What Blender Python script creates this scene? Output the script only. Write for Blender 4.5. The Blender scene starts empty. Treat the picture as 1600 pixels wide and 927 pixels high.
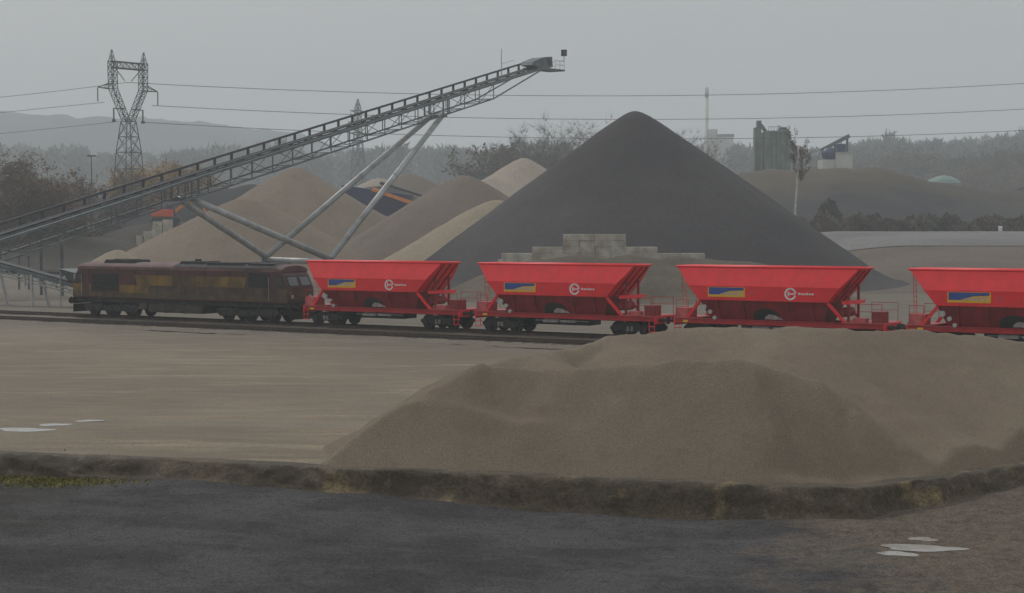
import bpy, math, random
import numpy as np
from mathutils import Vector, Matrix

# ------------------------------------------------------------------ camera, sky, sun, exposure
S = bpy.context.scene
COL = S.collection
R = math.radians
F, CXP, CYP, HZ = 2500.0, 800.0, 463.5, 358.0      # focal length and centre in photo pixels, horizon row
HC = 6.4                                            # eye height above the yard
PITCH = math.atan((CYP - HZ) / F)

cam = bpy.data.cameras.new('camera')
cam.sensor_fit = 'HORIZONTAL'; cam.sensor_width = 36.0; cam.lens = 36.0 * F / 1600.0
cam.clip_start = 0.5; cam.clip_end = 9000
camo = bpy.data.objects.new('camera', cam); COL.objects.link(camo)
camo.location = (0, 0, HC); camo.rotation_euler = (math.pi / 2 - PITCH, 0, 0)
S.camera = camo

SUN_EL, SUN_AZ = R(43), R(-38)                     # azimuth clockwise from +Y
W = bpy.data.worlds.new('World'); S.world = W; W.use_nodes = True
wn = W.node_tree; wn.nodes.clear()
out = wn.nodes.new('ShaderNodeOutputWorld'); bg = wn.nodes.new('ShaderNodeBackground')
sky = wn.nodes.new('ShaderNodeTexSky'); sky.sky_type = 'NISHITA'; sky.sun_disc = False
sky.sun_elevation = SUN_EL; sky.sun_rotation = SUN_AZ; sky.dust_density = 4.0; sky.air_density = 1.5
hs = wn.nodes.new('ShaderNodeHueSaturation'); hs.inputs['Saturation'].default_value = 0.12
wn.links.new(sky.outputs[0], hs.inputs['Color'])
tc = wn.nodes.new('ShaderNodeTexCoord'); sx = wn.nodes.new('ShaderNodeSeparateXYZ')
wn.links.new(tc.outputs['Generated'], sx.inputs[0])
ramp = wn.nodes.new('ShaderNodeMapRange')           # overcast: brighter towards the zenith
ramp.inputs['From Min'].default_value = 0.0; ramp.inputs['From Max'].default_value = 1.0
ramp.inputs['To Min'].default_value = 4.6; ramp.inputs['To Max'].default_value = 9.5
wn.links.new(sx.outputs['Z'], ramp.inputs['Value'])
cl = wn.nodes.new('ShaderNodeTexNoise'); cl.inputs['Scale'].default_value = 2.2; cl.inputs['Detail'].default_value = 4
wn.links.new(tc.outputs['Generated'], cl.inputs['Vector'])
clr = wn.nodes.new('ShaderNodeMapRange'); clr.inputs['To Min'].default_value = 0.9; clr.inputs['To Max'].default_value = 1.1
wn.links.new(cl.outputs['Fac'], clr.inputs['Value'])
mu = wn.nodes.new('ShaderNodeMath'); mu.operation = 'MULTIPLY'
wn.links.new(ramp.outputs[0], mu.inputs[0]); wn.links.new(clr.outputs[0], mu.inputs[1])
comb = wn.nodes.new('ShaderNodeMix'); comb.data_type = 'RGBA'; comb.blend_type = 'MULTIPLY'
comb.inputs['Factor'].default_value = 1.0; comb.inputs['A'].default_value = (0.94, 0.98, 1.0, 1)
wn.links.new(mu.outputs[0], comb.inputs['B'])
mx = wn.nodes.new('ShaderNodeMix'); mx.data_type = 'RGBA'; mx.inputs['Factor'].default_value = 0.88
wn.links.new(hs.outputs[0], mx.inputs['A']); wn.links.new(comb.outputs['Result'], mx.inputs['B'])
wn.links.new(mx.outputs['Result'], bg.inputs['Color']); bg.inputs['Strength'].default_value = 0.1
wn.links.new(bg.outputs[0], out.inputs['Surface'])

sun = bpy.data.lights.new('sun', 'SUN'); sun.energy = 1.5; sun.angle = R(14); sun.color = (1.0, 0.97, 0.93)
suno = bpy.data.objects.new('sun', sun); COL.objects.link(suno)
sd = Vector((math.sin(SUN_AZ) * math.cos(SUN_EL), math.cos(SUN_AZ) * math.cos(SUN_EL), math.sin(SUN_EL)))
suno.rotation_euler = sd.to_track_quat('Z', 'Y').to_euler()

vs = S.view_settings
vs.view_transform = 'Standard'; vs.look = 'None'; vs.gamma = 1.0; vs.use_curve_mapping = False
vs.exposure = -0.16
S.render.engine = 'CYCLES'
S.cycles.use_denoising = True
S.cycles.max_bounces = 6; S.cycles.diffuse_bounces = 3; S.cycles.glossy_bounces = 3
S.cycles.volume_bounces = 1; S.cycles.transparent_max_bounces = 8

# ------------------------------------------------------------------ helpers
def P(x, y, Y):
    """photo pixel + distance along the view -> point"""
    dy = (CYP - y) / F
    c, s = math.cos(PITCH), math.sin(PITCH)
    t = Y / (c + dy * s)
    return Vector(((x - CXP) / F * t, Y, HC + t * (dy * c - s)))

def G(x, y, z=0.0):
    """photo pixel -> point on a level at height z"""
    dy = (CYP - y) / F
    c, s = math.cos(PITCH), math.sin(PITCH)
    t = (z - HC) / (dy * c - s)
    return Vector(((x - CXP) / F * t, t * (c + dy * s), z))

def lin(r, g, b):
    f = lambda v: (v / 255 / 12.92) if v <= 10 else ((v / 255 + 0.055) / 1.055) ** 2.4
    return (f(r), f(g), f(b), 1)

def hashn(ix, iy, seed):
    h = (ix * 374761393 + iy * 668265263 + seed * 1442695041) & 0xFFFFFFFF
    h = ((h ^ (h >> 13)) * 1274126177) & 0xFFFFFFFF
    return ((h ^ (h >> 16)) & 0xFFFF) / 65535.0

def vnoise(x, y, seed=0):
    x = np.asarray(x, dtype=float); y = np.asarray(y, dtype=float)
    ix = np.floor(x).astype(np.int64); iy = np.floor(y).astype(np.int64)
    fx = x - ix; fy = y - iy
    fx = fx * fx * (3 - 2 * fx); fy = fy * fy * (3 - 2 * fy)
    a = hashn(ix, iy, seed); b = hashn(ix + 1, iy, seed)
    c = hashn(ix, iy + 1, seed); d = hashn(ix + 1, iy + 1, seed)
    return (a + (b - a) * fx) * (1 - fy) + (c + (d - c) * fx) * fy - 0.5

def fbm(x, y, seed=0, oct=4):
    s = 0; a = 1.0
    for k in range(oct):
        s = s + a * vnoise(x * 2 ** k + 17.3 * k, y * 2 ** k - 9.1 * k, seed + k); a *= 0.5
    return s

def smooth(t):
    t = np.clip(t, 0, 1); return t * t * (3 - 2 * t)

class MB:
    def __init__(s): s.v = []; s.f = []
    def add(s, vs_, fs):
        n = len(s.v); s.v.extend([tuple(p) for p in vs_]); s.f.extend([tuple(i + n for i in f) for f in fs])
        return s
    def box(s, x0, x1, y0, y1, z0, z1):
        return s.add([(x0,y0,z0),(x1,y0,z0),(x1,y1,z0),(x0,y1,z0),(x0,y0,z1),(x1,y0,z1),(x1,y1,z1),(x0,y1,z1)],
                     [(0,3,2,1),(4,5,6,7),(0,1,5,4),(1,2,6,5),(2,3,7,6),(3,0,4,7)])
    def hull8(s, lo, hi):       # two quads (counter-clockwise from above)
        return s.add(list(lo) + list(hi), [(0,3,2,1),(4,5,6,7),(0,1,5,4),(1,2,6,5),(2,3,7,6),(3,0,4,7)])
    def tube(s, a, b, r0, r1=None, n=6, cap=True, phase=0.0):
        a = Vector(a); b = Vector(b); r1 = r0 if r1 is None else r1
        d = b - a
        if d.length < 1e-6: return s
        d.normalize()
        u = d.cross(Vector((0, 0, 1)) if abs(d.z) < 0.95 else Vector((1, 0, 0))).normalized(); w = d.cross(u)
        vs_ = []
        for c, r in ((a, r0), (b, r1)):
            for k in range(n):
                t = 2 * math.pi * k / n + phase
                vs_.append(c + u * (r * math.cos(t)) + w * (r * math.sin(t)))
        fs = [(k, (k + 1) % n, n + (k + 1) % n, n + k) for k in range(n)]
        if cap: fs += [tuple(range(n - 1, -1, -1)), tuple(range(n, 2 * n))]
        return s.add(vs_, fs)
    def bar(s, a, b, w, h, up=(0, 0, 1)):
        a = Vector(a); b = Vector(b); d = (b - a).normalized(); up = Vector(up)
        u = d.cross(up).normalized() * (w / 2); v = u.cross(d).normalized() * (h / 2)
        vs_ = [a - u - v, a + u - v, a + u + v, a - u + v, b - u - v, b + u - v, b + u + v, b - u + v]
        return s.add(vs_, [(0,1,2,3),(7,6,5,4),(0,4,5,1),(1,5,6,2),(2,6,7,3),(3,7,4,0)])
    def lathe(s, prof, n=20, axis='z', c=(0, 0, 0)):
        vs_ = []
        for r, h in prof:
            for k in range(n):
                t = 2 * math.pi * k / n
                p = (r * math.cos(t), r * math.sin(t), h)
                if axis == 'y': p = (p[0], p[2], p[1])
                if axis == 'x': p = (p[2], p[0], p[1])
                vs_.append((p[0] + c[0], p[1] + c[1], p[2] + c[2]))
        m = len(prof); fs = []
        for j in range(m - 1):
            for k in range(n):
                fs.append((j * n + k, j * n + (k + 1) % n, (j + 1) * n + (k + 1) % n, (j + 1) * n + k))
        fs.append(tuple(range(n))); fs.append(tuple(range((m - 1) * n, m * n)))
        return s.add(vs_, fs)
    def prism(s, pts, y0, y1):   # polygon in x,z extruded along y
        n = len(pts)
        return s.add([(x, y0, z) for x, z in pts] + [(x, y1, z) for x, z in pts],
                     [tuple(range(n)), tuple(range(2 * n - 1, n - 1, -1))] + [(k, n + k, n + (k + 1) % n, (k + 1) % n) for k in range(n)])
    def build(s, name, mat, parent=None, off=None, fix=True, smooth_=False, bevel=0.0):
        v = s.v
        if off is not None: v = [(p[0] - off[0], p[1] - off[1], p[2] - off[2]) for p in v]
        me = bpy.data.meshes.new(name); me.from_pydata(v, [], s.f)
        if fix:
            import bmesh
            bm = bmesh.new(); bm.from_mesh(me); bmesh.ops.recalc_face_normals(bm, faces=bm.faces); bm.to_mesh(me); bm.free()
        return obj(name, me, mat, parent, smooth_, bevel)

def obj(name, me, mat=None, parent=None, smooth_=False, bevel=0.0):
    o = bpy.data.objects.new(name, me); COL.objects.link(o)
    if mat is not None and not me.materials: me.materials.append(mat)
    if parent is not None: o.parent = parent
    if smooth_:
        me.polygons.foreach_set('use_smooth', [True] * len(me.polygons))
    if bevel > 0:
        m = o.modifiers.new('bevel', 'BEVEL'); m.width = bevel; m.segments = 2; m.limit_method = 'ANGLE'
    return o

def tag(o, label, cat, group=None):
    o['label'] = label; o['category'] = cat
    if group: o['group'] = group
    return o

def thing(name, label, cat, loc=(0, 0, 0), rz=0.0, group=None):
    o = bpy.data.objects.new(name, None); COL.objects.link(o); o.empty_display_size = 0.3
    o.location = loc; o.rotation_euler = (0, 0, rz)
    return tag(o, label, cat, group)

def kind(o, k): o['kind'] = k; return o

def copy_tree(o, parent=None):
    c = o.copy(); COL.objects.link(c); c.parent = parent
    for ch in list(o.children): copy_tree(ch, c)
    return c

# ------------------------------------------------------------------ materials
def nodes(name):
    m = bpy.data.materials.new(name); m.use_nodes = True
    return m, m.node_tree, m.node_tree.nodes['Principled BSDF']

def nz(t, scale, detail=4, vec=None, stretch=None, rough=0.6, space='pos'):
    n = t.nodes.new('ShaderNodeTexNoise'); n.inputs['Scale'].default_value = scale
    n.inputs['Detail'].default_value = detail; n.inputs['Roughness'].default_value = rough
    if vec is None:
        if space == 'pos': g = t.nodes.new('ShaderNodeNewGeometry'); vec = g.outputs['Position']
        else: g = t.nodes.new('ShaderNodeTexCoord'); vec = g.outputs['Object']
    if stretch:
        mp = t.nodes.new('ShaderNodeMapping'); mp.inputs['Scale'].default_value = stretch[0]
        mp.inputs['Rotation'].default_value = (0, 0, stretch[1])
        t.links.new(vec, mp.inputs['Vector']); vec = mp.outputs['Vector']
    t.links.new(vec, n.inputs['Vector'])
    return n.outputs['Fac']

def rng(t, fac, a, b, c=0.0, d=1.0, smoothstep=True):
    n = t.nodes.new('ShaderNodeMapRange')
    if smoothstep: n.interpolation_type = 'SMOOTHSTEP'
    n.inputs['From Min'].default_value = a; n.inputs['From Max'].default_value = b
    n.inputs['To Min'].default_value = c; n.inputs['To Max'].default_value = d
    t.links.new(fac, n.inputs['Value'])
    return n.outputs[0]

def mixc(t, fac, a, b):
    n = t.nodes.new('ShaderNodeMix'); n.data_type = 'RGBA'
    for k, v in (('Factor', fac), ('A', a), ('B', b)):
        if hasattr(v, 'is_linked') or isinstance(v, bpy.types.NodeSocket): t.links.new(v, n.inputs[k])
        else: n.inputs[k].default_value = v if not isinstance(v, tuple) else (*v[:3], 1)
    return n.outputs['Result']

def bump(t, b, h, strength, dist):
    n = t.nodes.new('ShaderNodeBump'); n.inputs['Strength'].default_value = strength; n.inputs['Distance'].default_value = dist
    t.links.new(h, n.inputs['Height']); t.links.new(n.outputs[0], b.inputs['Normal'])

def plain(name, c, rough=0.6, metal=0.0, var=0.25, scale=3.0, space='obj', spec=0.4, dirt=None, dirt_amt=0.5):
    m, t, b = nodes(name)
    f = nz(t, scale, 5, space=space)
    lo = tuple(v * (1 - var) for v in c[:3]); hi = tuple(min(1, v * (1 + var)) for v in c[:3])
    col = mixc(t, rng(t, f, 0.3, 0.7), lo, hi)
    if dirt:
        f2 = nz(t, scale * 0.6, 8, space=space, rough=0.7)
        col = mixc(t, rng(t, f2, 0.62 - dirt_amt * 0.3, 0.72, 0, dirt_amt), col, dirt)
    t.links.new(col, b.inputs['Base Color'])
    b.inputs['Roughness'].default_value = rough; b.inputs['Metallic'].default_value = metal
    b.inputs['Specular IOR Level'].default_value = spec
    return m

def gravel(name, c0, c1, c2, fine=9.0, bs=0.6, patch=0.12):
    """loose stone: patches, streaks and single grains"""
    m, t, b = nodes(name)
    big = nz(t, patch, 5); mid = nz(t, patch * 9, 5); gr = nz(t, fine, 3, rough=0.8)
    col = mixc(t, rng(t, big, 0.32, 0.68), c0, c1)
    col = mixc(t, rng(t, mid, 0.5, 0.75, 0, 0.6), col, c2)
    dk = tuple(v * 0.45 for v in c0[:3])
    col = mixc(t, rng(t, gr, 0.6, 0.36, 0, 0.5), col, dk)
    lt = tuple(min(1, v * 1.5) for v in c1[:3])
    col = mixc(t, rng(t, gr, 0.58, 0.75, 0, 0.4), col, lt)
    t.links.new(col, b.inputs['Base Color']); b.inputs['Roughness'].default_value = 0.95
    b.inputs['Specular IOR Level'].default_value = 0.15
    bump(t, b, gr, bs, 0.06)
    return m

M = {}
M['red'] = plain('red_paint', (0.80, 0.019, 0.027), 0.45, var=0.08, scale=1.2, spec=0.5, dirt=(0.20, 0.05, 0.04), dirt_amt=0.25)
M['red_dark'] = plain('red_paint_shaded_dusty', (0.26, 0.016, 0.018), 0.6, var=0.25, scale=1.5, dirt=(0.10, 0.06, 0.05), dirt_amt=0.5)  # darker copy of the red: shade below the hopper painted in, plus patchy dirt
M['red_mid'] = plain('red_paint_dimmed_grimy', (0.42, 0.018, 0.022), 0.55, var=0.15, scale=1.2, dirt=(0.10, 0.05, 0.04), dirt_amt=0.4)  # half-dark red: dims the lit sill flange by colour, plus patchy dirt
M['pink'] = plain('red_oxide_faded', (0.50, 0.10, 0.10), 0.6, var=0.2)
M['black'] = plain('black_running_gear', (0.022, 0.021, 0.022), 0.7, var=0.5, scale=4, dirt=(0.07, 0.05, 0.035), dirt_amt=0.6)
M['steel'] = plain('worn_steel', (0.30, 0.28, 0.26), 0.4, metal=0.7, var=0.3)
M['yellow'] = plain('yellow_paint', (0.75, 0.42, 0.02), 0.5, var=0.08)
M['blue'] = plain('blue_print', (0.035, 0.075, 0.28), 0.5, var=0.1)
M['white'] = plain('white_paint', (0.72, 0.70, 0.68), 0.5, var=0.1)
M['whitegrey'] = plain('pale_grey_metal', (0.42, 0.41, 0.40), 0.5, var=0.25)
M['galv'] = plain('galvanised_steel', (0.34, 0.345, 0.34), 0.5, metal=0.25, var=0.2, scale=0.8, dirt=(0.14, 0.13, 0.11), dirt_amt=0.5)
M['truss'] = plain('weathered_truss_steel', (0.105, 0.12, 0.125), 0.6, metal=0.2, var=0.3, scale=0.7)
M['belt'] = plain('rubber_belt', (0.035, 0.036, 0.04), 0.7, var=0.3)
M['pylon'] = plain('pylon_steel', (0.10, 0.11, 0.115), 0.6, metal=0.3, var=0.2)
M['wire'] = plain('aluminium_wire', (0.10, 0.10, 0.105), 0.6, var=0.1)
M['glass'] = plain('cab_glass', (0.03, 0.035, 0.04), 0.08, var=0.1, spec=1.0)
M['maroon'] = plain('maroon_paint', (0.085, 0.024, 0.024), 0.5, var=0.3, scale=0.8, dirt=(0.045, 0.035, 0.028), dirt_amt=0.95)
M['roofm'] = plain('maroon_roof_lit', (0.15, 0.068, 0.068), 0.75, var=0.3, scale=0.8, dirt=(0.035, 0.03, 0.028), dirt_amt=0.8)  # paler pinkish maroon: the roof's lit look put into the colour, plus dark dirt
M['gold'] = plain('gold_livery', (0.215, 0.125, 0.028), 0.65, var=0.25, scale=1.0, dirt=(0.06, 0.042, 0.024), dirt_amt=0.9)
M['golddirty'] = plain('gold_livery_grimy', (0.095, 0.062, 0.028), 0.7, var=0.35, scale=1.4, dirt=(0.05, 0.035, 0.025), dirt_amt=0.8)
M['grime'] = plain('grimy_side', (0.085, 0.058, 0.045), 0.8, var=0.35, scale=1.4, dirt=(0.03, 0.024, 0.02), dirt_amt=0.7)
M['tank'] = plain('grimy_tank', (0.05, 0.042, 0.034), 0.85, var=0.4, scale=1.4)
M['soot'] = plain('sooty_roof', (0.028, 0.026, 0.028), 0.85, var=0.4)
M['rust'] = plain('rail_rust', (0.07, 0.05, 0.04), 0.7, var=0.3)
M['sleeper'] = plain('sleeper_timber', (0.085, 0.072, 0.06), 0.9, var=0.4, space='pos')
M['concrete'] = plain('old_concrete', (0.42, 0.39, 0.33), 0.9, var=0.25, scale=0.9, space='pos', dirt=(0.24, 0.14, 0.09), dirt_amt=0.6)
M['orange'] = plain('orange_paint', (0.70, 0.22, 0.03), 0.5, var=0.15)
M['redorange'] = plain('red_machine_paint', (0.62, 0.09, 0.04), 0.5, var=0.15)
M['navy'] = plain('navy_machine_paint', (0.025, 0.035, 0.10), 0.5, var=0.2)
M['greensilo'] = plain('green_grey_cladding', (0.115, 0.15, 0.125), 0.7, var=0.3, scale=0.25)
M['palewall'] = plain('pale_cladding', (0.50, 0.50, 0.46), 0.7, var=0.12, scale=0.2)
M['domegreen'] = plain('pale_green_dome', (0.15, 0.235, 0.20), 0.7, var=0.12, scale=0.2)
M['bark'] = plain('bark', (0.075, 0.062, 0.05), 0.9, var=0.3)
M['birch'] = plain('birch_bark', (0.42, 0.38, 0.33), 0.8, var=0.3, scale=2)
M['twig'] = plain('twigs', (0.085, 0.068, 0.055), 0.9, var=0.3)
M['leafbrown'] = plain('dry_leaves', (0.12, 0.066, 0.032), 0.85, var=0.4, scale=0.8)
M['leaforange'] = plain('orange_leaves', (0.36, 0.215, 0.06), 0.85, var=0.35, scale=0.6)
M['leafgreen'] = plain('dull_green_leaves', (0.082, 0.072, 0.036), 0.85, var=0.4, scale=0.8)
M['woods'] = plain('far_wood', (0.075, 0.07, 0.06), 0.95, var=0.4, scale=0.05, space='pos')
M['hillm'] = plain('wooded_hill', (0.05, 0.07, 0.075), 0.95, var=0.35, scale=0.012, space='pos')

M['cone'] = gravel('dark_basalt_chippings', (0.058, 0.054, 0.056), (0.082, 0.076, 0.077), (0.068, 0.058, 0.058), 5.0, 0.5, 0.06)
M['fore'] = gravel('brown_gravel', (0.178, 0.140, 0.102), (0.225, 0.180, 0.132), (0.152, 0.120, 0.088), 22.0, 0.5, 0.16)
M['tan'] = gravel('tan_gravel', (0.185, 0.143, 0.105), (0.225, 0.176, 0.13), (0.15, 0.117, 0.09), 4.0, 0.5, 0.05)
M['tan2'] = gravel('light_tan_sand', (0.28, 0.225, 0.16), (0.31, 0.255, 0.185), (0.22, 0.175, 0.125), 4.0, 0.5, 0.05)
M['greyb'] = gravel('grey_brown_gravel', (0.155, 0.12, 0.094), (0.185, 0.146, 0.115), (0.13, 0.10, 0.08), 4.0, 0.5, 0.05)
M['beige'] = gravel('beige_sand', (0.31, 0.255, 0.20), (0.36, 0.30, 0.24), (0.27, 0.215, 0.165), 3.0, 0.4, 0.05)
M['darkheap'] = gravel('black_slag', (0.03, 0.029, 0.031), (0.045, 0.042, 0.043), (0.038, 0.032, 0.03), 3.0, 0.5, 0.05)
M['moundb'] = gravel('brown_spoil', (0.105, 0.085, 0.065), (0.145, 0.118, 0.09), (0.075, 0.062, 0.05), 5.0, 0.7, 0.2)
M['darkearth'] = gravel('dark_earth', (0.055, 0.047, 0.038), (0.075, 0.063, 0.05), (0.045, 0.04, 0.032), 3.0, 0.6, 0.12)
M['ballast'] = gravel('ballast', (0.16, 0.134, 0.108), (0.20, 0.17, 0.138), (0.11, 0.094, 0.078), 7.0, 0.8, 0.3)

# train geometry (shared by the ground material)
TH = math.atan(4010 / F)
D = Vector((math.sin(TH), -math.cos(TH), 0)); PV = Vector((math.cos(TH), math.sin(TH), 0))
RZ = math.atan2(D.y, D.x)
RAIL = 0.22
corner = P(478, 408, 103.7); corner.z = RAIL
T0 = corner + PV * 1.07 - D * 0.6        # centre line of the track at the left end of the first wagon
def trk(u, v, w=0.0): return T0 + D * u + PV * v + Vector((0, 0, w))

# yard ground
def ground_material():
    m, t, b = nodes('yard_ground')
    geo = t.nodes.new('ShaderNodeNewGeometry')
    st = ((0.10, 0.55, 1), -RZ)
    streak = nz(t, 0.9, 6, stretch=st); streak2 = nz(t, 3.2, 6, stretch=st); gr = nz(t, 9, 3, rough=0.8); big = nz(t, 0.07, 5)
    col = mixc(t, rng(t, big, 0.33, 0.66), (0.150, 0.117, 0.077), (0.222, 0.172, 0.112))
    col = mixc(t, rng(t, streak, 0.5, 0.68, 0, 0.8), col, (0.31, 0.252, 0.178))
    col = mixc(t, rng(t, streak2, 0.56, 0.36, 0, 0.55), col, (0.13, 0.112, 0.092))
    patch = nz(t, 0.055, 6, stretch=((0.35, 1.0, 1), -RZ), rough=0.65)
    col = mixc(t, rng(t, patch, 0.52, 0.62, 0, 0.7), col, (0.125, 0.106, 0.082))
    # grey fines spilled beside the tracks
    dot = t.nodes.new('ShaderNodeVectorMath'); dot.operation = 'DOT_PRODUCT'; dot.inputs[1].default_value = PV
    t.links.new(geo.outputs['Position'], dot.inputs[0])
    base = T0.dot(PV)
    wob = t.nodes.new('ShaderNodeMath'); wob.operation = 'MULTIPLY_ADD'; wob.inputs[1].default_value = 16.0
    t.links.new(nz(t, 0.12, 4, stretch=st), wob.inputs[0]); t.links.new(dot.outputs['Value'], wob.inputs[2])
    near = rng(t, wob.outputs[0], base - 14, base + 4, 0, 0.85)
    col = mixc(t, near, col, mixc(t, rng(t, streak2, 0.4, 0.65), (0.105, 0.090, 0.070), (0.170, 0.143, 0.11)))
    col = mixc(t, rng(t, gr, 0.6, 0.35, 0, 0.5), col, (0.09, 0.075, 0.06))
    t.links.new(col, b.inputs['Base Color'])
    t.links.new(rng(t, streak, 0.3, 0.6, 0.7, 0.95), b.inputs['Roughness'])
    b.inputs['Specular IOR Level'].default_value = 0.25
    bump(t, b, gr, 0.5, 0.04)
    return m

def cinder_material():
    m, t, b = nodes('dark_cinder_ground')
    geo = t.nodes.new('ShaderNodeNewGeometry'); sp = t.nodes.new('ShaderNodeSeparateXYZ')
    t.links.new(geo.outputs['Position'], sp.inputs[0])
    st = ((0.25, 0.8, 1), R(10))
    streak = nz(t, 1.1, 10, stretch=st, rough=0.8); mid = nz(t, 3.0, 8, rough=0.78); gr = nz(t, 16, 5, rough=0.9); big = nz(t, 0.25, 8, rough=0.7)
    col = mixc(t, rng(t, big, 0.38, 0.62), (0.071, 0.068, 0.071), (0.119, 0.115, 0.118))
    col = mixc(t, rng(t, streak, 0.52, 0.70, 0, 0.6), col, (0.168, 0.160, 0.159))
    col = mixc(t, rng(t, mid, 0.48, 0.34, 0, 0.7), col, (0.048, 0.044, 0.043))
    col = mixc(t, rng(t, mid, 0.56, 0.70, 0, 0.5), col, (0.170, 0.153, 0.139))
    add = t.nodes.new('ShaderNodeMath'); add.operation = 'MULTIPLY_ADD'; add.inputs[1].default_value = 14.0
    t.links.new(nz(t, 0.45, 9, rough=0.75), add.inputs[0]); t.links.new(sp.outputs['X'], add.inputs[2])
    mud = rng(t, add.outputs[0], 12.0, 15.5)
    col = mixc(t, mud, col, mixc(t, rng(t, mid, 0.35, 0.65), (0.131, 0.106, 0.084), (0.220, 0.180, 0.142)))
    moss = rng(t, add.outputs[0], -3.0, -6.5, 0, 0.5)
    col = mixc(t, moss, col, (0.057, 0.051, 0.034))
    col = mixc(t, rng(t, gr, 0.56, 0.36, 0, 0.75), col, (0.028, 0.026, 0.026))
    col = mixc(t, rng(t, gr, 0.56, 0.72, 0, 0.6), col, (0.241, 0.227, 0.213))
    t.links.new(col, b.inputs['Base Color'])
    b.inputs['Roughness'].default_value = 1.0; b.inputs['Specular IOR Level'].default_value = 0.05
    bump(t, b, gr, 0.9, 0.05)
    return m

def bank_material():
    m, t, b = nodes('stained_soil_bank')
    a = nz(t, 0.55, 5); c = nz(t, 2.2, 6, rough=0.7); e = nz(t, 0.33, 3); gr = nz(t, 10, 3, rough=0.8)
    col = mixc(t, rng(t, a, 0.40, 0.60), (0.066, 0.051, 0.034), (0.115, 0.087, 0.055))
    col = mixc(t, rng(t, c, 0.54, 0.70, 0, 0.8), col, (0.165, 0.128, 0.082))
    col = mixc(t, rng(t, e, 0.585, 0.64, 0, 0.85), col, (0.25, 0.19, 0.095))
    col = mixc(t, rng(t, nz(t, 0.42, 3), 0.58, 0.70, 0, 0.7), col, (0.032, 0.027, 0.02))
    col = mixc(t, rng(t, gr, 0.6, 0.36, 0, 0.6), col, (0.03, 0.024, 0.016))
    t.links.new(col, b.inputs['Base Color']); b.inputs['Roughness'].default_value = 0.95
    bump(t, b, gr, 0.8, 0.06)
    return m

def ridge_material():
    m, t, b = nodes('slag_ridge_with_dry_grass')
    geo = t.nodes.new('ShaderNodeNewGeometry'); sp = t.nodes.new('ShaderNodeSeparateXYZ')
    t.links.new(geo.outputs['Position'], sp.inputs[0])
    a = nz(t, 0.05, 5); gr = nz(t, 2.5, 4, rough=0.8)
    col = mixc(t, rng(t, a, 0.35, 0.65), (0.026, 0.024, 0.026), (0.042, 0.038, 0.039))
    wob = t.nodes.new('ShaderNodeMath'); wob.operation = 'MULTIPLY_ADD'; wob.inputs[1].default_value = 14.0
    t.links.new(a, wob.inputs[0]); t.links.new(sp.outputs['Z'], wob.inputs[2])
    col = mixc(t, rng(t, wob.outputs[0], 17.5, 24, 0, 0.9), col, (0.105, 0.078, 0.045))
    col = mixc(t, rng(t, gr, 0.6, 0.36, 0, 0.5), col, (0.02, 0.018, 0.018))
    t.links.new(col, b.inputs['Base Color']); b.inputs['Roughness'].default_value = 0.95
    bump(t, b, gr, 0.6, 0.2)
    return m

def water_material():
    m, t, b = nodes('muddy_water')
    f = nz(t, 1.5, 3)
    t.links.new(mixc(t, rng(t, f, 0.4, 0.6), (0.26, 0.24, 0.21), (0.34, 0.32, 0.295)), b.inputs['Base Color'])
    b.inputs['Roughness'].default_value = 0.12; b.inputs['Specular IOR Level'].default_value = 0.8
    bump(t, b, nz(t, 6, 2), 0.08, 0.02)
    return m

M['ground'] = ground_material(); M['cinder'] = cinder_material(); M['bank'] = bank_material()
M['ridge'] = ridge_material(); M['water'] = water_material()
M['road'] = gravel('pale_grey_road', (0.15, 0.142, 0.138), (0.205, 0.195, 0.19), (0.13, 0.12, 0.11), 2.0, 0.3, 0.05)
M['brownfield'] = gravel('brown_field', (0.115, 0.09, 0.072), (0.15, 0.12, 0.098), (0.09, 0.075, 0.058), 2.0, 0.3, 0.06)

# ------------------------------------------------------------------ terrain
top_px = [(-400, 700), (-50, 709), (0, 712), (250, 722), (500, 735), (700, 742), (900, 750), (1200, 765), (1350, 768), (1465, 752), (1560, 735), (1700, 715), (2100, 690)]
foot_px = [(-400, 722), (-50, 733), (0, 735), (150, 740), (350, 751), (600, 772), (850, 793), (1100, 808), (1300, 806), (1450, 791), (1520, 775), (1600, 755), (1700, 738), (2100, 708)]
tp = [G(x, y, 0.0) for x, y in top_px]
BX = np.array([p.x for p in tp]); BY = np.array([p.y for p in tp])
fx_, fz_ = [], []
for x, y in foot_px:
    px_y = np.interp(x, [p[0] for p in top_px], [p[1] for p in top_px])
    Yt = G(x, px_y, 0).y - 0.4
    p = P(x, y, Yt); fx_.append(p.x); fz_.append(p.z)
fx_ = np.array(fx_); fz_ = np.array(fz_)
def edge_y(x): return np.interp(x, BX, BY) + 0.25 * fbm(np.asarray(x) * 0.35, np.zeros_like(np.asarray(x, dtype=float)), 5, 3)
def low_z(x): return np.interp(x, fx_, fz_)
def ground_z(x, y):
    x = np.asarray(x, dtype=float); y = np.asarray(y, dtype=float)
    e = edge_y(x)
    k = smooth((y - (e + 0.22)) / 0.4)
    z = low_z(x) * (1 - k)
    rise = 5.94 * smooth((y - 150) / 135) * smooth((x - 24) / 34)
    return z + rise
def gz(x, y): return float(ground_z(x, y))

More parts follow.
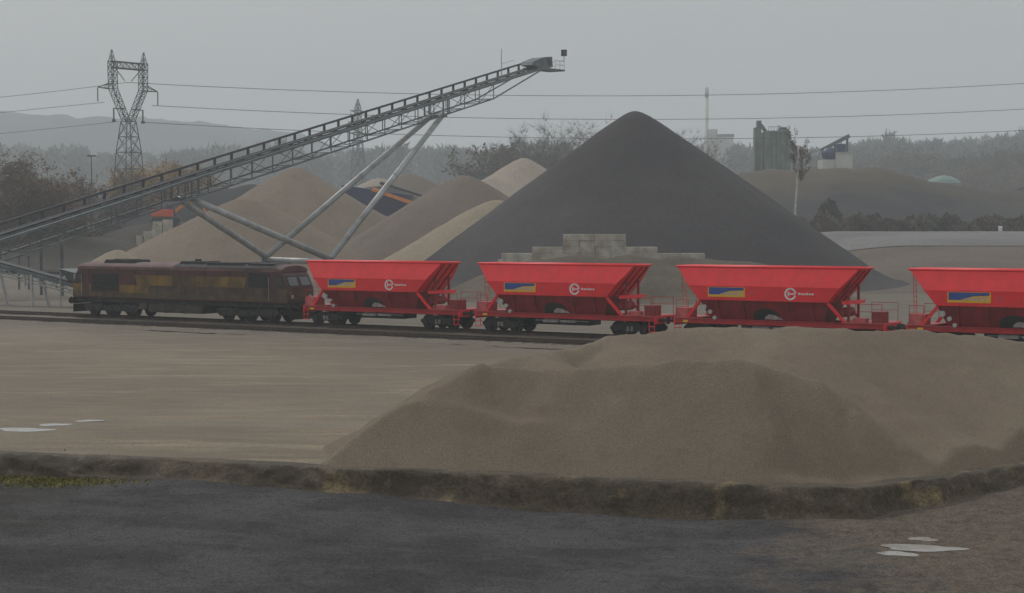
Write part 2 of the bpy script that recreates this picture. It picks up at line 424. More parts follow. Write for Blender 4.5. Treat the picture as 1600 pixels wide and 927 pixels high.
def grid_mesh(name, xs, ys, fn, mats, matfn=None, cut=None):
    X, Y = np.meshgrid(xs, ys); Z = fn(X, Y)
    nx, ny = len(xs), len(ys)
    co = np.stack([X.ravel(), Y.ravel(), Z.ravel()], 1)
    i = np.arange(nx * ny).reshape(ny, nx)
    q = np.stack([i[:-1, :-1], i[:-1, 1:], i[1:, 1:], i[1:, :-1]], -1).reshape(-1, 4)
    if cut is not None:
        keep = cut(X, Y, Z).ravel()[q].any(1); q = q[keep]
        used = np.unique(q); remap = -np.ones(nx * ny, dtype=int); remap[used] = np.arange(len(used)); co = co[used]; q = remap[q]
    me = bpy.data.meshes.new(name); me.from_pydata(co.tolist(), [], q.tolist())
    for m in mats: me.materials.append(m)
    me.polygons.foreach_set('use_smooth', [True] * len(me.polygons))
    if matfn is not None:
        c = co[q].mean(1); me.polygons.foreach_set('material_index', matfn(c[:, 0], c[:, 1]).astype(int))
    return me

xs = np.concatenate([np.linspace(-3000, -130, 24)[:-1], np.linspace(-130, -26, 40)[:-1], np.arange(-26, 26, 0.4), np.linspace(26, 300, 80)[1:], np.linspace(300, 3000, 20)[1:]])
ys = np.concatenate([np.linspace(-40, 26, 10)[:-1], np.arange(26, 52, 0.16), np.arange(52, 120, 1.0), np.linspace(120, 460, 90)[:-1], np.linspace(460, 3000, 26)])
PUDDLES = [(1440, 853, 62, 5, True), (1402, 862, 30, 3.5, True), (1442, 839, 24, 2.5, True),
        (38, 669, 40, 3.2, False), (85, 661, 22, 2, False), (140, 655, 20, 1.5, False)]
PUD = []
for x_, y_, w_, h_, lo in PUDDLES:
    c = G(x_, y_, 0.0); c = G(x_, y_, float(low_z(c.x)) if lo else 0.0); PUD.append((c.x, c.y, w_ * c.y / F, max(0.3, h_ * c.y ** 2 / (F * HC))))
def level(x, y):            # the ground lies flat and a little low where water stands
    m = np.zeros_like(x)
    for cx, cy, a_, b_ in PUD: m = np.maximum(m, 1 - smooth((np.sqrt(((x - cx) / a_) ** 2 + ((y - cy) / b_) ** 2) - 1.25) / 1.2))
    return m
def g_noisy(x, y):
    x = np.asarray(x, dtype=float); y = np.asarray(y, dtype=float); m = level(x, y); g = g_rough(x, y)
    near = np.exp(-((y - 60) / 80) ** 2)
    return g * (1 - m) + m * (ground_z(x, y) - 0.06)
def g_rough(x, y):
    near = np.exp(-((y - 60) / 80) ** 2)
    e = edge_y(x); v = e - y + 0.25 * fbm(x * 0.15, y * 0.02, 91, 3)
    rut = sum(np.exp(-((v - c) / 0.22) ** 2) for c in (2.6, 4.5, 6.9, 8.8)) * (0.6 + fbm(x * 0.3, y * 0.1, 93, 3))
    low = np.where(y < e, -0.055 * rut + 0.06 * fbm(x * 0.8, y * 0.8, 95, 4), 0)
    return ground_z(x, y) + low + near * (0.12 * fbm(x * 0.16, y * 0.16, 3, 4) + 0.035 * fbm(x * 0.9, y * 0.9, 4, 3) - 0.04) - 0.02
o = obj('ground', grid_mesh('ground', xs, ys, g_noisy, [M['ground'], M['cinder'], M['brownfield']],
        lambda x, y: np.where(y < edge_y(x) + 0.35, 1, np.where((y > 158) & (x > 34) & (y < 390), 2, 0))))
kind(o, 'structure')

# pale haul road across the rising ground on the right
xs = np.linspace(26, 260, 120); ys = np.linspace(232, 283, 30)
o = obj('road', grid_mesh('road', xs, ys, lambda x, y: ground_z(x, y) + 0.06, [M['road']])); kind(o, 'structure')

# the soil bank between upper yard and dark track, a real step with lumps
bx = np.arange(-24, 24, 0.10); prof = np.linspace(0, 1, 30)
bv = []
for j, s_ in enumerate(prof):
    e = edge_y(bx); lz = low_z(bx)
    sj = s_ + 0.10 * fbm(bx * 0.7, np.zeros_like(bx), 19, 3) * math.sin(math.pi * s_)
    off = 0.75 - 1.30 * sj ** 0.8
    z = 0.05 + (lz - 0.10) * smooth((sj - 0.34) / 0.5) - 0.14 * smooth((s_ - 0.8) / 0.2)
    amp = math.sin(math.pi * min(1, s_ * 1.02)) ** 1.3
    Sx = np.full_like(bx, s_)
    n1 = fbm(bx * 0.5, Sx * 1.5, 21, 4); n2 = fbm(bx * 1.7, Sx * 4, 31, 4); n3 = fbm(bx * 5, Sx * 9, 37, 2)
    bv.append(np.stack([bx + 0.05 * amp * n3, e + off - amp * (0.26 * n1 + 0.13 * n2 + 0.03 * n3), z + amp * (0.05 * n2 + 0.025 * n3) + 0.04 * n1], 1))
bv = np.concatenate(bv); n = len(bx)
i = np.arange(len(bv)).reshape(len(prof), n)
q = np.stack([i[:-1, :-1], i[1:, :-1], i[1:, 1:], i[:-1, 1:]], -1).reshape(-1, 4)
me = bpy.data.meshes.new('soil_bank'); me.from_pydata(bv.tolist(), [], q.tolist()); me.polygons.foreach_set('use_smooth', [True] * len(q))
kind(obj('soil_bank', me, M['bank']), 'structure')

# hills: long wooded ridge on the left, low ground swell on the right
hill_px = [(-900, 170), (-500, 168), (-100, 172), (0, 175), (120, 182), (230, 184), (330, 192), (430, 207), (520, 226), (620, 238), (760, 246), (900, 250), (1100, 252), (1300, 246), (1500, 238), (1700, 232), (2300, 240)]
HY = 1750.0
hX = np.array([P(x, y, HY).x for x, y in hill_px]); hZ = np.array([P(x, y, HY).z for x, y in hill_px])
def hill_z(x, y):
    crest = np.interp(x, hX, hZ)
    t = np.clip(1 - np.abs(y - HY) / 650, 0, 1)
    return crest * smooth(t) + t * (9 * fbm(x * 0.012, y * 0.012, 8, 4) + 5 * fbm(x * 0.07, y * 0.05, 9, 3)) - 1.5
me = grid_mesh('hills', np.linspace(hX[0], hX[-1], 320), np.linspace(HY - 640, HY + 640, 90), hill_z, [M['hillm']])
kind(obj('hills', me), 'structure')

# ------------------------------------------------------------------ stockpiles
def smax(a, b, k):
    h = np.clip(0.5 + 0.5 * (a - b) / k, 0, 1); return b + (a - b) * h + k * h * (1 - h)

def heap(name, label, mat, cones, step, noise=0.15, nscale=0.2, flare=1.2, seed=1, gully=0.0, cat='gravel pile', group=None):
    """cones: list of (x, y, z_top, slope, round_radius, slope_right)"""
    x0 = min(c[0] - (c[2]) / c[3] for c in cones) - 4; x1 = max(c[0] + c[2] / c[3] for c in cones) + 6
    y0 = min(c[1] - c[2] / c[3] for c in cones) - 4; y1 = max(c[1] + c[2] / c[3] for c in cones) + 4
    cxm = sum(c[0] for c in cones) / len(cones); cym = sum(c[1] for c in cones) / len(cones)
    bz = gz(cxm, cym)
    def fn(X, Y):
        Z = None
        for c in cones:
            dx = X - c[0]; dy = Y - c[1]; d = np.sqrt(dx * dx + dy * dy); ang = np.arctan2(dy, dx)
            s_ = c[3] + (c[5] - c[3]) * np.clip(dx / (d + 1e-6), 0, 1) if len(c) > 5 else c[3]
            s_ = s_ * (1 + 0.05 * fbm(np.cos(ang) * 1.5 + 5, np.sin(ang) * 1.5, seed + 3, 3))
            h = c[2] - s_ * (np.sqrt(d * d + c[4] ** 2) - c[4])
            if gully: h = h + gully * fbm(ang * 9 + 3, d * 0.05, seed + 7, 3) * np.clip(d / 6, 0, 1)
            Z = h if Z is None else smax(Z, h, 0.5)
        g = ground_z(X, Y)
        Z = Z + noise * fbm(X * nscale, Y * nscale, seed, 4)
        Z = smax(Z - g, -0.15 + 0 * Z, flare) + g      # toe runs out into the ground
        return Z - 0.02
    me = grid_mesh(name, np.arange(x0, x1, step), np.arange(y0, y1, step), fn, [mat], cut=lambda X, Y, Z: Z > ground_z(X, Y) - 0.06)
    me.transform(Matrix.Translation((-cxm, -cym, -bz)))
    o = obj(name, me); o.location = (cxm, cym, bz)
    tag(o, label, cat, group)
    return o

def pk(x, y, Y, slope, r, sr=None):
    p = P(x, y, Y); c = (p.x, p.y, p.z, slope, r)
    return c + (sr,) if sr else c

CONE_Y = 186.0
heap('stone_pile', 'tall dark grey cone of stone chippings behind the concrete block wall', M['cone'], [pk(993, 173, CONE_Y, 0.755, 1.0, 0.70)], 0.45, 0.14, 0.3, 2.2, 3, 0.10)
heap('stone_pile', 'tan gravel pile with two peaks behind the conveyor support legs', M['tan'], [pk(462, 262, 262, 0.61, 1.5), pk(383, 311, 236, 0.55, 2.5), pk(330, 340, 232, 0.52, 3)], 0.6, 0.3, 0.15, 1.5, 11, 0.2)
heap('stone_pile', 'grey brown gravel pile left of the tall dark cone', M['greyb'], [pk(725, 275, 248, 0.63, 2.0)], 0.6, 0.3, 0.15, 1.5, 13, 0.2)
heap('stone_pile', 'light tan sand pile between grey brown pile and dark cone', M['tan2'], [pk(778, 312, 226, 0.60, 2.0)], 0.6, 0.25, 0.15, 1.5, 15, 0.15)
heap('stone_pile', 'pale beige sand pile farther back behind the dark cone', M['beige'], [pk(818, 247, 345, 0.66, 1.6), pk(772, 276, 335, 0.6, 2)], 0.9, 0.5, 0.1, 1.5, 17, 0.3)
heap('stone_pile', 'distant brown gravel pile behind the parked screening machine', M['greyb'], [pk(640, 273, 370, 0.58, 2.5)], 0.9, 0.4, 0.1, 1.5, 19, 0.3)
heap('stone_pile', 'distant small cream sand pile seen between the conveyor legs', M['beige'], [pk(592, 280, 400, 0.58, 2.5)], 0.9, 0.4, 0.1, 1.5, 23, 0.3)
heap('stone_pile', 'black slag pile behind the tan pile, under the conveyor truss', M['darkheap'], [pk(392, 287, 300, 0.5, 3), pk(345, 292, 300, 0.5, 4), pk(310, 302, 300, 0.5, 4)], 0.9, 0.4, 0.12, 1.5, 29, 0.2)
heap('stone_pile', 'low dark earth pile beside the leafless trees', M['darkearth'], [pk(130, 370, 250, 0.3, 6), pk(85, 380, 250, 0.3, 6)], 0.8, 0.6, 0.15, 1.5, 31, 0.2)
heap('stone_pile', 'low pale sand pile behind the locomotive cab roof', M['tan2'], [pk(184, 391, 215, 0.6, 1)], 0.5, 0.2, 0.2, 0.8, 33, 0.1)

# slag ridge on the right
ridge_px = [(1120, 292), (1155, 272), (1200, 265), (1300, 262), (1370, 264), (1410, 274), (1445, 284), (1500, 289), (1560, 297), (1640, 300), (1760, 306), (1900, 320)]
RY = 330.0
rX = np.array([P(x, y, RY).x for x, y in ridge_px]); rZ = np.array([P(x, y, RY).z for x, y in ridge_px])
def ridge_z(x, y):
    top = np.interp(x, rX, rZ) + 0.9 * fbm(x * 0.09, y * 0.0, 41, 3)
    dy = y - RY
    d = np.where(dy < 0, -dy * 0.46, dy * 0.6)
    dxl = np.clip(rX[0] - x, 0, None) * 0.7
    z = top - np.sqrt(d * d + 3) + 1.73 - dxl + 1.2 * fbm(x * 0.06, y * 0.06, 43, 4)
    g = ground_z(x, y)
    return smax(z - g, -0.2 + 0 * z, 2.0) + g - 0.02
me = grid_mesh('slag_ridge', np.arange(30, 165, 0.8), np.arange(286, 370, 0.8), ridge_z, [M['ridge']], cut=lambda X, Y, Z: Z > ground_z(X, Y) - 0.1)
kind(obj('slag_ridge', me), 'structure')
heap('stone_pile', 'black slag pile at the right end of the slag ridge', M['darkheap'], [pk(1640, 286, 345, 0.4, 6)], 1.2, 0.6, 0.08, 2, 37, 0.2)

# brown spoil mound in front of the cone
heap('stone_pile', 'low brown spoil mound in front of the concrete block wall', M['moundb'],
     [pk(905, 398, 149, 0.42, 2), pk(985, 396, 149, 0.42, 2.5), pk(850, 404, 149, 0.42, 2), pk(1050, 402, 149, 0.42, 2), pk(1110, 405, 148, 0.42, 2.5), pk(1165, 411, 148, 0.42, 2)], 0.4, 0.5, 0.3, 1.0, 47, 0.2)

# big gravel heap in the foreground
front = [(-6.6, 43.3, -0.4), (-5.2, 43.5, 0.15), (-2.9, 44.5, 1.35), (-0.75, 45.7, 2.62), (1.0, 45.2, 2.45), (2.5, 44.6, 2.55), (4.6, 43.8, 2.86), (6.1, 43.5, 2.88), (7.3, 43.5, 2.66), (8.2, 43.4, 2.36), (9.1, 42.6, 1.65), (10.1, 41.8, 0.85), (11.0, 41.2, 0.0)]
back = [(-1.5, 47.5, 2.2), (1.2, 50, 2.58), (3.4, 53, 2.86), (6.4, 54.5, 3.0), (9, 53, 3.08), (11, 52.3, 3.12), (13.6, 52.3, 3.07), (15.6, 52.3, 2.9), (18, 52, 2.45), (21, 51.5, 1.7), (25, 51, 0.5)]
def ridge_field(X, Y, pts, sfs, sb, rr):
    Z = np.full_like(X, -9.0)
    for a, b, sf in zip(pts[:-1], pts[1:], sfs):
        ax, ay, az = a; bx_, by_, bz_ = b
        L2 = (bx_ - ax) ** 2 + (by_ - ay) ** 2
        t = np.clip(((X - ax) * (bx_ - ax) + (Y - ay) * (by_ - ay)) / L2, 0, 1)
        qx = ax + t * (bx_ - ax); qy = ay + t * (by_ - ay); qz = az + t * (bz_ - az)
        dx = X - qx; dy = Y - qy; d = np.sqrt(dx * dx + dy * dy)
        w = smooth((dy / (d + 1e-3) + 0.97) / 0.42)        # gentle only straight towards the viewer side
        s_ = sf * (1 - w) + sb * w
        Z = np.maximum(Z, qz - s_ * (np.sqrt(d * d + rr * rr) - rr))
    return Z
def fore_z(X, Y):
    wx = X + 0.35 * fbm(X * 0.3, Y * 0.3, 61, 3); wy = Y + 0.35 * fbm(X * 0.3, Y * 0.3, 67, 3)
    h1 = ridge_field(wx, wy, front, [0.80] * 20, 0.74, 0.30)
    h1 = h1 + 0.30 * fbm(X * 0.42 + 0.12 * Y, Y * 0.05, 75, 3) * np.clip((2.6 - h1) / 1.2, 0, 1)      # slump lobes down the face
    h2 = ridge_field(wx, wy, back, [0.2, 0.2, 0.2, 0.24] + [0.32] * 10, 0.6, 0.3)
    Z = smax(h1, h2, 0.12)
    Z = Z + 0.13 * fbm(X * 0.45, Y * 0.45, 71, 5) + 0.12 * fbm(X * 1.3 + 0.3 * Y, Y * 0.22, 73, 3)
    Z = smax(Z, -0.25 + 0 * Z, 0.2)
    e = edge_y(X)
    Z = np.minimum(Z, 0.8 * (Y - e - 0.5))               # toe ends at the lip of the bank
    return Z - 0.03
me = grid_mesh('stone_pile', np.arange(-8, 31, 0.12), np.arange(38.5, 62, 0.12), fore_z, [M['fore']], cut=lambda X, Y, Z: (Z > -0.24) & (Y > edge_y(X) + 0.4))
tag(obj('stone_pile', me), 'broad brown gravel pile with rounded ridge beside the soil bank', 'gravel pile')

# puddles
def puddle(x, y, wpx, hpx, label_seed, low=False):
    c = G(x, y, 0.0)
    zl = float(low_z(c.x)) if low else 0.0
    c = G(x, y, zl)
    a = wpx * c.y / F; bb = hpx * c.y ** 2 / (F * HC)
    rs = np.random.RandomState(label_seed); n = 40
    ph = rs.rand(6) * 6.28
    mb = MB(); vs_ = [(0, 0, 0)]
    for k in range(n):
        t = 2 * math.pi * k / n
        r = 1 + 0.18 * math.sin(2 * t + ph[0]) + 0.14 * math.sin(3 * t + ph[1]) + 0.08 * math.sin(5 * t + ph[2])
        vs_.append((a * r * math.cos(t), bb * r * math.sin(t), 0))
    mb.add(vs_, [(0, k + 1, (k + 1) % n + 1) for k in range(n)])
    o = mb.build('puddle', M['water'], fix=False)
    zmax = max(float(g_noisy(c.x + v[0], c.y + v[1])) for v in vs_)
    o.location = (c.x, c.y, zmax + 0.006); kind(o, 'structure')
for i_, (x, y, w_, h_, lo) in enumerate(PUDDLES):
    puddle(x, y, w_, h_, 100 + i_, lo)

# ------------------------------------------------------------------ railway tracks
def track(label, v0, u0, u1):
    c = trk((u0 + u1) / 2, v0); t = thing('railway_track', label, 'railway track', (c.x, c.y, 0), RZ, 'tracks through the stone yard')
    h = (u1 - u0) / 2
    b = MB(); n = 260
    rs = np.random.RandomState(int(abs(v0) * 10) + 3)
    rows = [(-2.6, -0.06), (-1.75, 0.062), (-0.9, 0.072), (0, 0.066), (0.9, 0.072), (1.75, 0.062), (2.6, -0.06)]
    vs_ = [( -h + 2 * h * k / n, y + rs.uniform(-.1, .1), z + rs.uniform(-.02, .02)) for y, z in rows for k in range(n + 1)]
    fs = [(j * (n + 1) + k, j * (n + 1) + k + 1, (j + 1) * (n + 1) + k + 1, (j + 1) * (n + 1) + k) for j in range(len(rows) - 1) for k in range(n)]
    b.add(vs_, fs); kind(b.build('ballast_bed', M['ballast'], t, fix=False, smooth_=True), 'stuff')
    sl = MB()
    k = -h
    while k < h:
        dx = rs.uniform(-.03, .03)
        sl.box(k + dx, k + dx + 0.24, -1.3, 1.3, -0.05, 0.075); k += 0.62
    kind(sl.build('sleepers', M['sleeper'], t, fix=False), 'stuff')
    for s_ in (-1, 1):
        r = MB(); y = s_ * 0.7535
        r.prism([(-1, 0)], 0, 0) if False else None
        pts = [(-0.07, 0.075), (0.07, 0.075), (0.07, 0.09), (0.012, 0.105), (0.012, 0.185), (0.036, 0.195), (0.036, RAIL), (-0.036, RAIL), (-0.036, 0.195), (-0.012, 0.185), (-0.012, 0.105), (-0.07, 0.09)]
        m_ = len(pts)
        r.add([(-h, y + p[0], p[1]) for p in pts] + [(h, y + p[0], p[1]) for p in pts],
              [tuple(range(m_)), tuple(range(2 * m_ - 1, m_ - 1, -1))] + [(q_, m_ + q_, m_ + (q_ + 1) % m_, (q_ + 1) % m_) for q_ in range(m_)])
        r.build('rail', M['rust'], t)
    return t
track('railway track carrying the red hopper train', 0.0, -75, 78)
track('empty railway track in front of the red hopper train', -5.2, -72, 60)

# ------------------------------------------------------------------ wheels shared by all bogies
def wheel_mesh(r, name):
    mb = MB().lathe([(0.09, -0.10), (0.09, -0.07), (r * 0.42, -0.055), (r * 0.78, -0.03), (r * 0.82, -0.065), (r, -0.065), (r, 0.05), (r + 0.028, 0.055), (r + 0.028, 0.08), (r * 0.5, 0.075), (0.09, 0.08)], 22, 'y')
    me = bpy.data.meshes.new(name); me.from_pydata(mb.v, [], mb.f)
    import bmesh
    bm = bmesh.new(); bm.from_mesh(me); bmesh.ops.recalc_face_normals(bm, faces=bm.faces); bm.to_mesh(me); bm.free()
    me.materials.append(M['black']); return me

# ------------------------------------------------------------------ hopper wagon  (x along train, y away from camera, z up from rail)
WHEEL = wheel_mesh(0.46, 'wagon_wheel')
def make_wagon():
    root = thing('hopper_wagon', '-', 'rail wagon')
    L = 13.3
    # hopper shell
    lev = [(4.10, 1.02, 0.60, 11.24), (3.05, 1.47, 1.50, 10.32), (2.28, 1.45, 2.15, 9.65)]
    m = MB(); rings = []
    for z, hw, a, b in lev:
        rings.append([(a, -hw, z), (b, -hw, z), (b, hw, z), (a, hw, z)])
    inner = [[(a + 0.07, -hw + 0.06, 4.10), (b - 0.07, -hw + 0.06, 4.10), (b - 0.07, hw - 0.06, 4.10), (a + 0.07, hw - 0.06, 4.10)] for z, hw, a, b in lev[:1]]
    inner.append([(1.6, -1.33, 3.05), (10.2, -1.33, 3.05), (10.2, 1.33, 3.05), (1.6, 1.33, 3.05)])
    inner.append([(3.4, -0.5, 2.0), (8.4, -0.5, 2.0), (8.4, 0.5, 2.0), (3.4, 0.5, 2.0)])
    allr = inner[::-1] + rings
    vs_ = [p for r_ in allr for p in r_]
    fs = [(0, 1, 2, 3)]
    for j in range(len(allr) - 1):
        for k in range(4): fs.append((j * 4 + k, j * 4 + (k + 1) % 4, (j + 1) * 4 + (k + 1) % 4, (j + 1) * 4 + k))
    m.add(vs_, fs); hop = m.build('hopper', M['red'], root, bevel=0.03)
    r = MB()                                   # rolled top rim
    for a, b in (((0.60, -1.02), (11.24, -1.02)), ((11.24, -1.02), (11.24, 1.02)), ((11.24, 1.02), (0.60, 1.02)), ((0.60, 1.02), (0.60, -1.02))):
        r.tube((*a, 4.10), (*b, 4.10), 0.065, n=8)
    r.build('top_rim', M['red'], hop, smooth_=True)
    # knee seam bead where the upper side bends
    s_ = MB()
    for y in (-1.475, 1.475): s_.box(1.50, 10.32, y - 0.012, y + 0.012, 3.03, 3.07)
    s_.build('knee_seam', M['red'], hop)
    # stiffening ribs on the end slopes
    for sgn, pa, pb in ((1, (11.24, 4.10), (9.65, 2.28)), (-1, (0.60, 4.10), (2.15, 2.28))):
        for y in (-0.7, 0.0, 0.7):
            e = MB(); dx = 0.04 * sgn
            e.bar((pa[0] + dx - 0.1 * sgn, y, pa[1] - 0.12), (pb[0] + dx, y, pb[1]), 0.08, 0.10, (0, 1, 0)); e.build('end_rib', M['red_dark'], hop)
    # lower chute body, tapering inwards, with door opening
    c = MB()
    c.hull8([(2.6, -0.85, 1.18), (9.2, -0.85, 1.18), (9.2, 0.85, 1.18), (2.6, 0.85, 1.18)], [(2.15, -1.30, 2.28), (9.65, -1.30, 2.28), (9.65, 1.30, 2.28), (2.15, 1.30, 2.28)])
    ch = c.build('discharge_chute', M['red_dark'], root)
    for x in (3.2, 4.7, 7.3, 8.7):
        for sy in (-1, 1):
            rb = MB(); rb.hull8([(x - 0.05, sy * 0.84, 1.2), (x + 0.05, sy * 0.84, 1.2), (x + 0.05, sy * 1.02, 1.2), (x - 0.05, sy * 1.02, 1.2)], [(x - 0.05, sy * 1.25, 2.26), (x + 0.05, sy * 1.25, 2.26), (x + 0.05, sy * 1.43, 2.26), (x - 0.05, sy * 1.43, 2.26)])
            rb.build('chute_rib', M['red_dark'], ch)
    for sy in (-1, 1):
        d = MB()                                # arched gate opening: black plate stands in for the shade inside, with pale gate
        pts = [(5.25, 1.22)] + [(6.0 + 0.75 * math.cos(math.pi - k * math.pi / 10), 1.45 + 0.42 * math.sin(k * math.pi / 10)) for k in range(11)] + [(6.75, 1.22)]
        def onside(x, z, o_): return (x, sy * (0.85 + (z - 1.18) / 1.10 * 0.45 + o_), z)
        n_ = len(pts)
        d.add([onside(x, z, 0.02) for x, z in pts] + [onside(x, z, 0.05) for x, z in pts], [tuple(range(n_)), tuple(range(n_, 2 * n_))] + [(k, (k + 1) % n_, n_ + (k + 1) % n_, n_ + k) for k in range(n_)])
        d.build('gate_shade_plate', M['black'], ch)
        g = MB(); pts = [(5.9, 1.27), (5.98, 1.42), (6.2, 1.55), (6.45, 1.52), (6.8, 1.38), (6.95, 1.27)]; n_ = len(pts)
        g.add([onside(x, z, 0.06) for x, z in pts] + [onside(x, z, 0.16) for x, z in pts], [tuple(range(n_)), tuple(range(n_, 2 * n_))] + [(k, (k + 1) % n_, n_ + (k + 1) % n_, n_ + k) for k in range(n_)])
        g.build('discharge_gate', M['whitegrey'], ch)
    # underframe
    for sy in (-1, 1):
        b = MB(); y = sy * 1.22
        b.box(0.62, 12.68, y - 0.06, y + 0.06, 0.98, 1.20); b.box(0.62, 12.68, y - 0.13, y + 0.13, 1.20, 1.225); b.box(0.62, 12.68, y - 0.13, y + 0.13, 0.955, 0.98)
        b.build('side_sill', M['red_mid'], root)
    b = MB()
    for x in (0.70, 2.6, 5.0, 8.2, 9.9, 12.60): b.box(x - 0.08, x + 0.08, -1.16, 1.16, 0.92, 1.17)
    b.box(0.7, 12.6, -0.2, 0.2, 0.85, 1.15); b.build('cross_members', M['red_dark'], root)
    for x0 in (0.55, 12.65):
        b = MB(); b.box(x0, x0 + 0.10, -1.3, 1.3, 0.82, 1.26); b.build('headstock', M['red'], root)
    for a, b_ in (((9.60, 2.25), (10.55, 1.22)), ((2.20, 2.25), (1.35, 1.22))):
        for sy in (-1, 1):
            k = MB(); k.bar((a[0], sy * 1.32, a[1]), (b_[0], sy * 1.24, b_[1]), 0.14, 0.16, (0, 1, 0)); k.build('diagonal_brace', M['red'], root)
    for sy in (-1, 1):
        k = MB(); k.bar((10.55, sy * 0.75, 1.2), (10.55, sy * 0.75, 3.2), 0.12, 0.12, (1, 0, 0)); k.build('end_post', M['red_dark'], root)
    k = MB(); k.box(10.35, 10.75, -1.25, 1.25, 2.20, 2.38); k.build('end_beam', M['red'], root)
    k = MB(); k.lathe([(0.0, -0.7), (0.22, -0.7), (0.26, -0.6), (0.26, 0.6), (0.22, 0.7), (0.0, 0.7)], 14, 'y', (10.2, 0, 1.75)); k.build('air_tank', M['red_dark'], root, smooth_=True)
    # end platforms, boxes, railings
    for x0, x1 in ((0.66, 1.9), (10.5, 12.64)):
        k = MB(); k.box(x0, x1, -1.34, 1.34, 1.23, 1.27); k.build('end_platform', M['pink'], root)
    k = MB(); k.box(12.0, 12.6, -1.30, -0.35, 1.272, 1.86); k.build('equipment_box', M['red_dark'], root, bevel=0.02)
    k = MB(); k.box(0.68, 1.52, -1.28, -0.3, 1.272, 1.80); k.build('equipment_box', M['pink'], root, bevel=0.02)
    k = MB(); k.box(10.95, 11.65, -1.28, -0.7, 1.272, 1.50); k.build('valve_box', M['pink'], root, bevel=0.02)
    for x0, x1 in ((0.70, 1.45), (11.1, 12.55)):
        for y in (-1.3, 1.3):
            k = MB()
            for x in (x0, x1): k.tube((x, y, 1.27), (x, y, 2.25), 0.017, n=5)
            k.tube((x0, y, 2.25), (x1, y, 2.25), 0.017, n=5); k.tube((x0, y, 1.85), (x1, y, 1.85), 0.014, n=5)
            k.build('handrail', M['red_mid'], root)
    k = MB()
    for y in (-0.28, 0.16): k.tube((0.66, y, 1.27), (0.56, y, 4.0), 0.017, n=5)
    for j in range(9): k.tube((0.655 - j * 0.01, -0.28, 1.5 + j * 0.29), (0.655 - j * 0.01, 0.16, 1.5 + j * 0.29), 0.016, n=5)
    k.build('ladder', M['red'], root)
    for x, z, r_ in ((2.45, 1.86, 0.16), (2.82, 1.62, 0.12), (3.10, 1.30, 0.11)):
        k = MB(); k.lathe([(r_ * 0.3, -0.05), (r_, -0.04), (r_, 0.04), (r_ * 0.3, 0.05)], 16, 'y', (x, -1.40, z)); k.tube((x, -1.36, z), (x, -0.95, z), 0.03)
        k.build('hand_wheel', M['whitegrey'], root)
    k = MB(); k.box(1.15, 1.45, -1.36, -1.30, 1.0, 1.12); k.build('brake_plate', M['yellow'], root)
    # grey brake gear below the middle of the sill
    k = MB(); k.box(5.2, 6.2, -1.1, -0.75, 0.70, 0.88); k.box(6.4, 7.4, -1.1, -0.8, 0.72, 0.86); k.tube((4.6, -0.9, 0.80), (8.2, -0.9, 0.80), 0.03); k.build('brake_gear', M['whitegrey'], root)
    k = MB(); k.box(4.4, 8.1, -0.72, 0.72, 0.55, 0.92); k.build('under_chute', M['black'], root)
    # bogies
    for bx_ in (2.25, 11.0):
        bo = MB()
        bo.box(bx_ - 0.18, bx_ + 0.18, -1.0, 1.0, 0.45, 0.86); bo_o = bo.build('bogie', M['black'], root)
        for sy in (-1, 1):
            k = MB(); y = sy * 1.0
            k.prism([(bx_ - 1.3, 0.40), (bx_ - 1.3, 0.62), (bx_ - 0.7, 0.72), (bx_ - 0.35, 0.86), (bx_ + 0.35, 0.86), (bx_ + 0.7, 0.72), (bx_ + 1.3, 0.62), (bx_ + 1.3, 0.40), (bx_ + 0.6, 0.40), (bx_ + 0.35, 0.28), (bx_ - 0.35, 0.28), (bx_ - 0.6, 0.40)], y - 0.07, y + 0.07)
            for x in (bx_ - 0.9, bx_ + 0.9): k.box(x - 0.16, x + 0.16, y - 0.16, y + 0.16, 0.32, 0.60)
            k.build('side_frame', M['black'], bo_o)
            for dx in (-0.12, 0.12):
                k = MB(); k.lathe([(0.0, 0.36), (0.09, 0.36), (0.09, 0.62), (0.0, 0.62)], 10, 'z', (bx_ + dx, sy * 1.10, 0)); k.build('spring', M['steel'], bo_o)
            for x in (bx_ - 0.9, bx_ + 0.9):
                w = obj('wheel', WHEEL, None, bo_o); w.location = (x, sy * 0.76, 0.46)
                if sy > 0: w.rotation_euler = (0, 0, math.pi)
        k = MB()
        for x in (bx_ - 0.9, bx_ + 0.9): k.tube((x, -0.8, 0.46), (x, 0.8, 0.46), 0.08, n=8)
        k.build('axles', M['black'], bo_o)
    # buffers, steps, drawgear
    for x0, sg in ((0.55, -1), (12.75, 1)):
        for y in (-0.875, 0.875):
            k = MB(); k.lathe([(0.12, 0), (0.12, 0.28), (0.07, 0.30), (0.07, 0.50), (0.22, 0.51), (0.225, 0.545), (0.0, 0.555)], 16, 'x', (0, 0, 0))
            k.v = [(x0 + sg * p[0], y + p[1], 1.04 + p[2]) for p in k.v]; k.build('buffer', M['black'], root)
        k = MB(); k.bar((x0, 0, 1.0), (x0 + sg * 0.5, 0, 1.0), 0.10, 0.12); k.build('draw_hook', M['black'], root)
        k = MB(); xs_ = x0 - sg * 0.25
        for z in (0.35, 0.65): k.box(xs_ - 0.18, xs_ + 0.18, -1.38, -1.16, z, z + 0.035)
        for x in (xs_ - 0.18, xs_ + 0.15): k.box(x, x + 0.03, -1.36, -1.33, 0.35, 1.0)
        k.build('step', M['red'], root)
    # printed panels on the camera side, 4 mm proud of the vertical band
    Y0 = -1.466
    pa, pb, pz0, pz1 = 2.72, 4.92, 2.46, 3.00
    k = MB(); k.box(pa, pb, Y0 - 0.010, Y0 + 0.003, pz0, pz1); pl = k.build('owner_panel', M['yellow'], root)
    pl['label'] = 'yellow and blue owner panel'
    def U(a): return pa + (pb - pa) * a
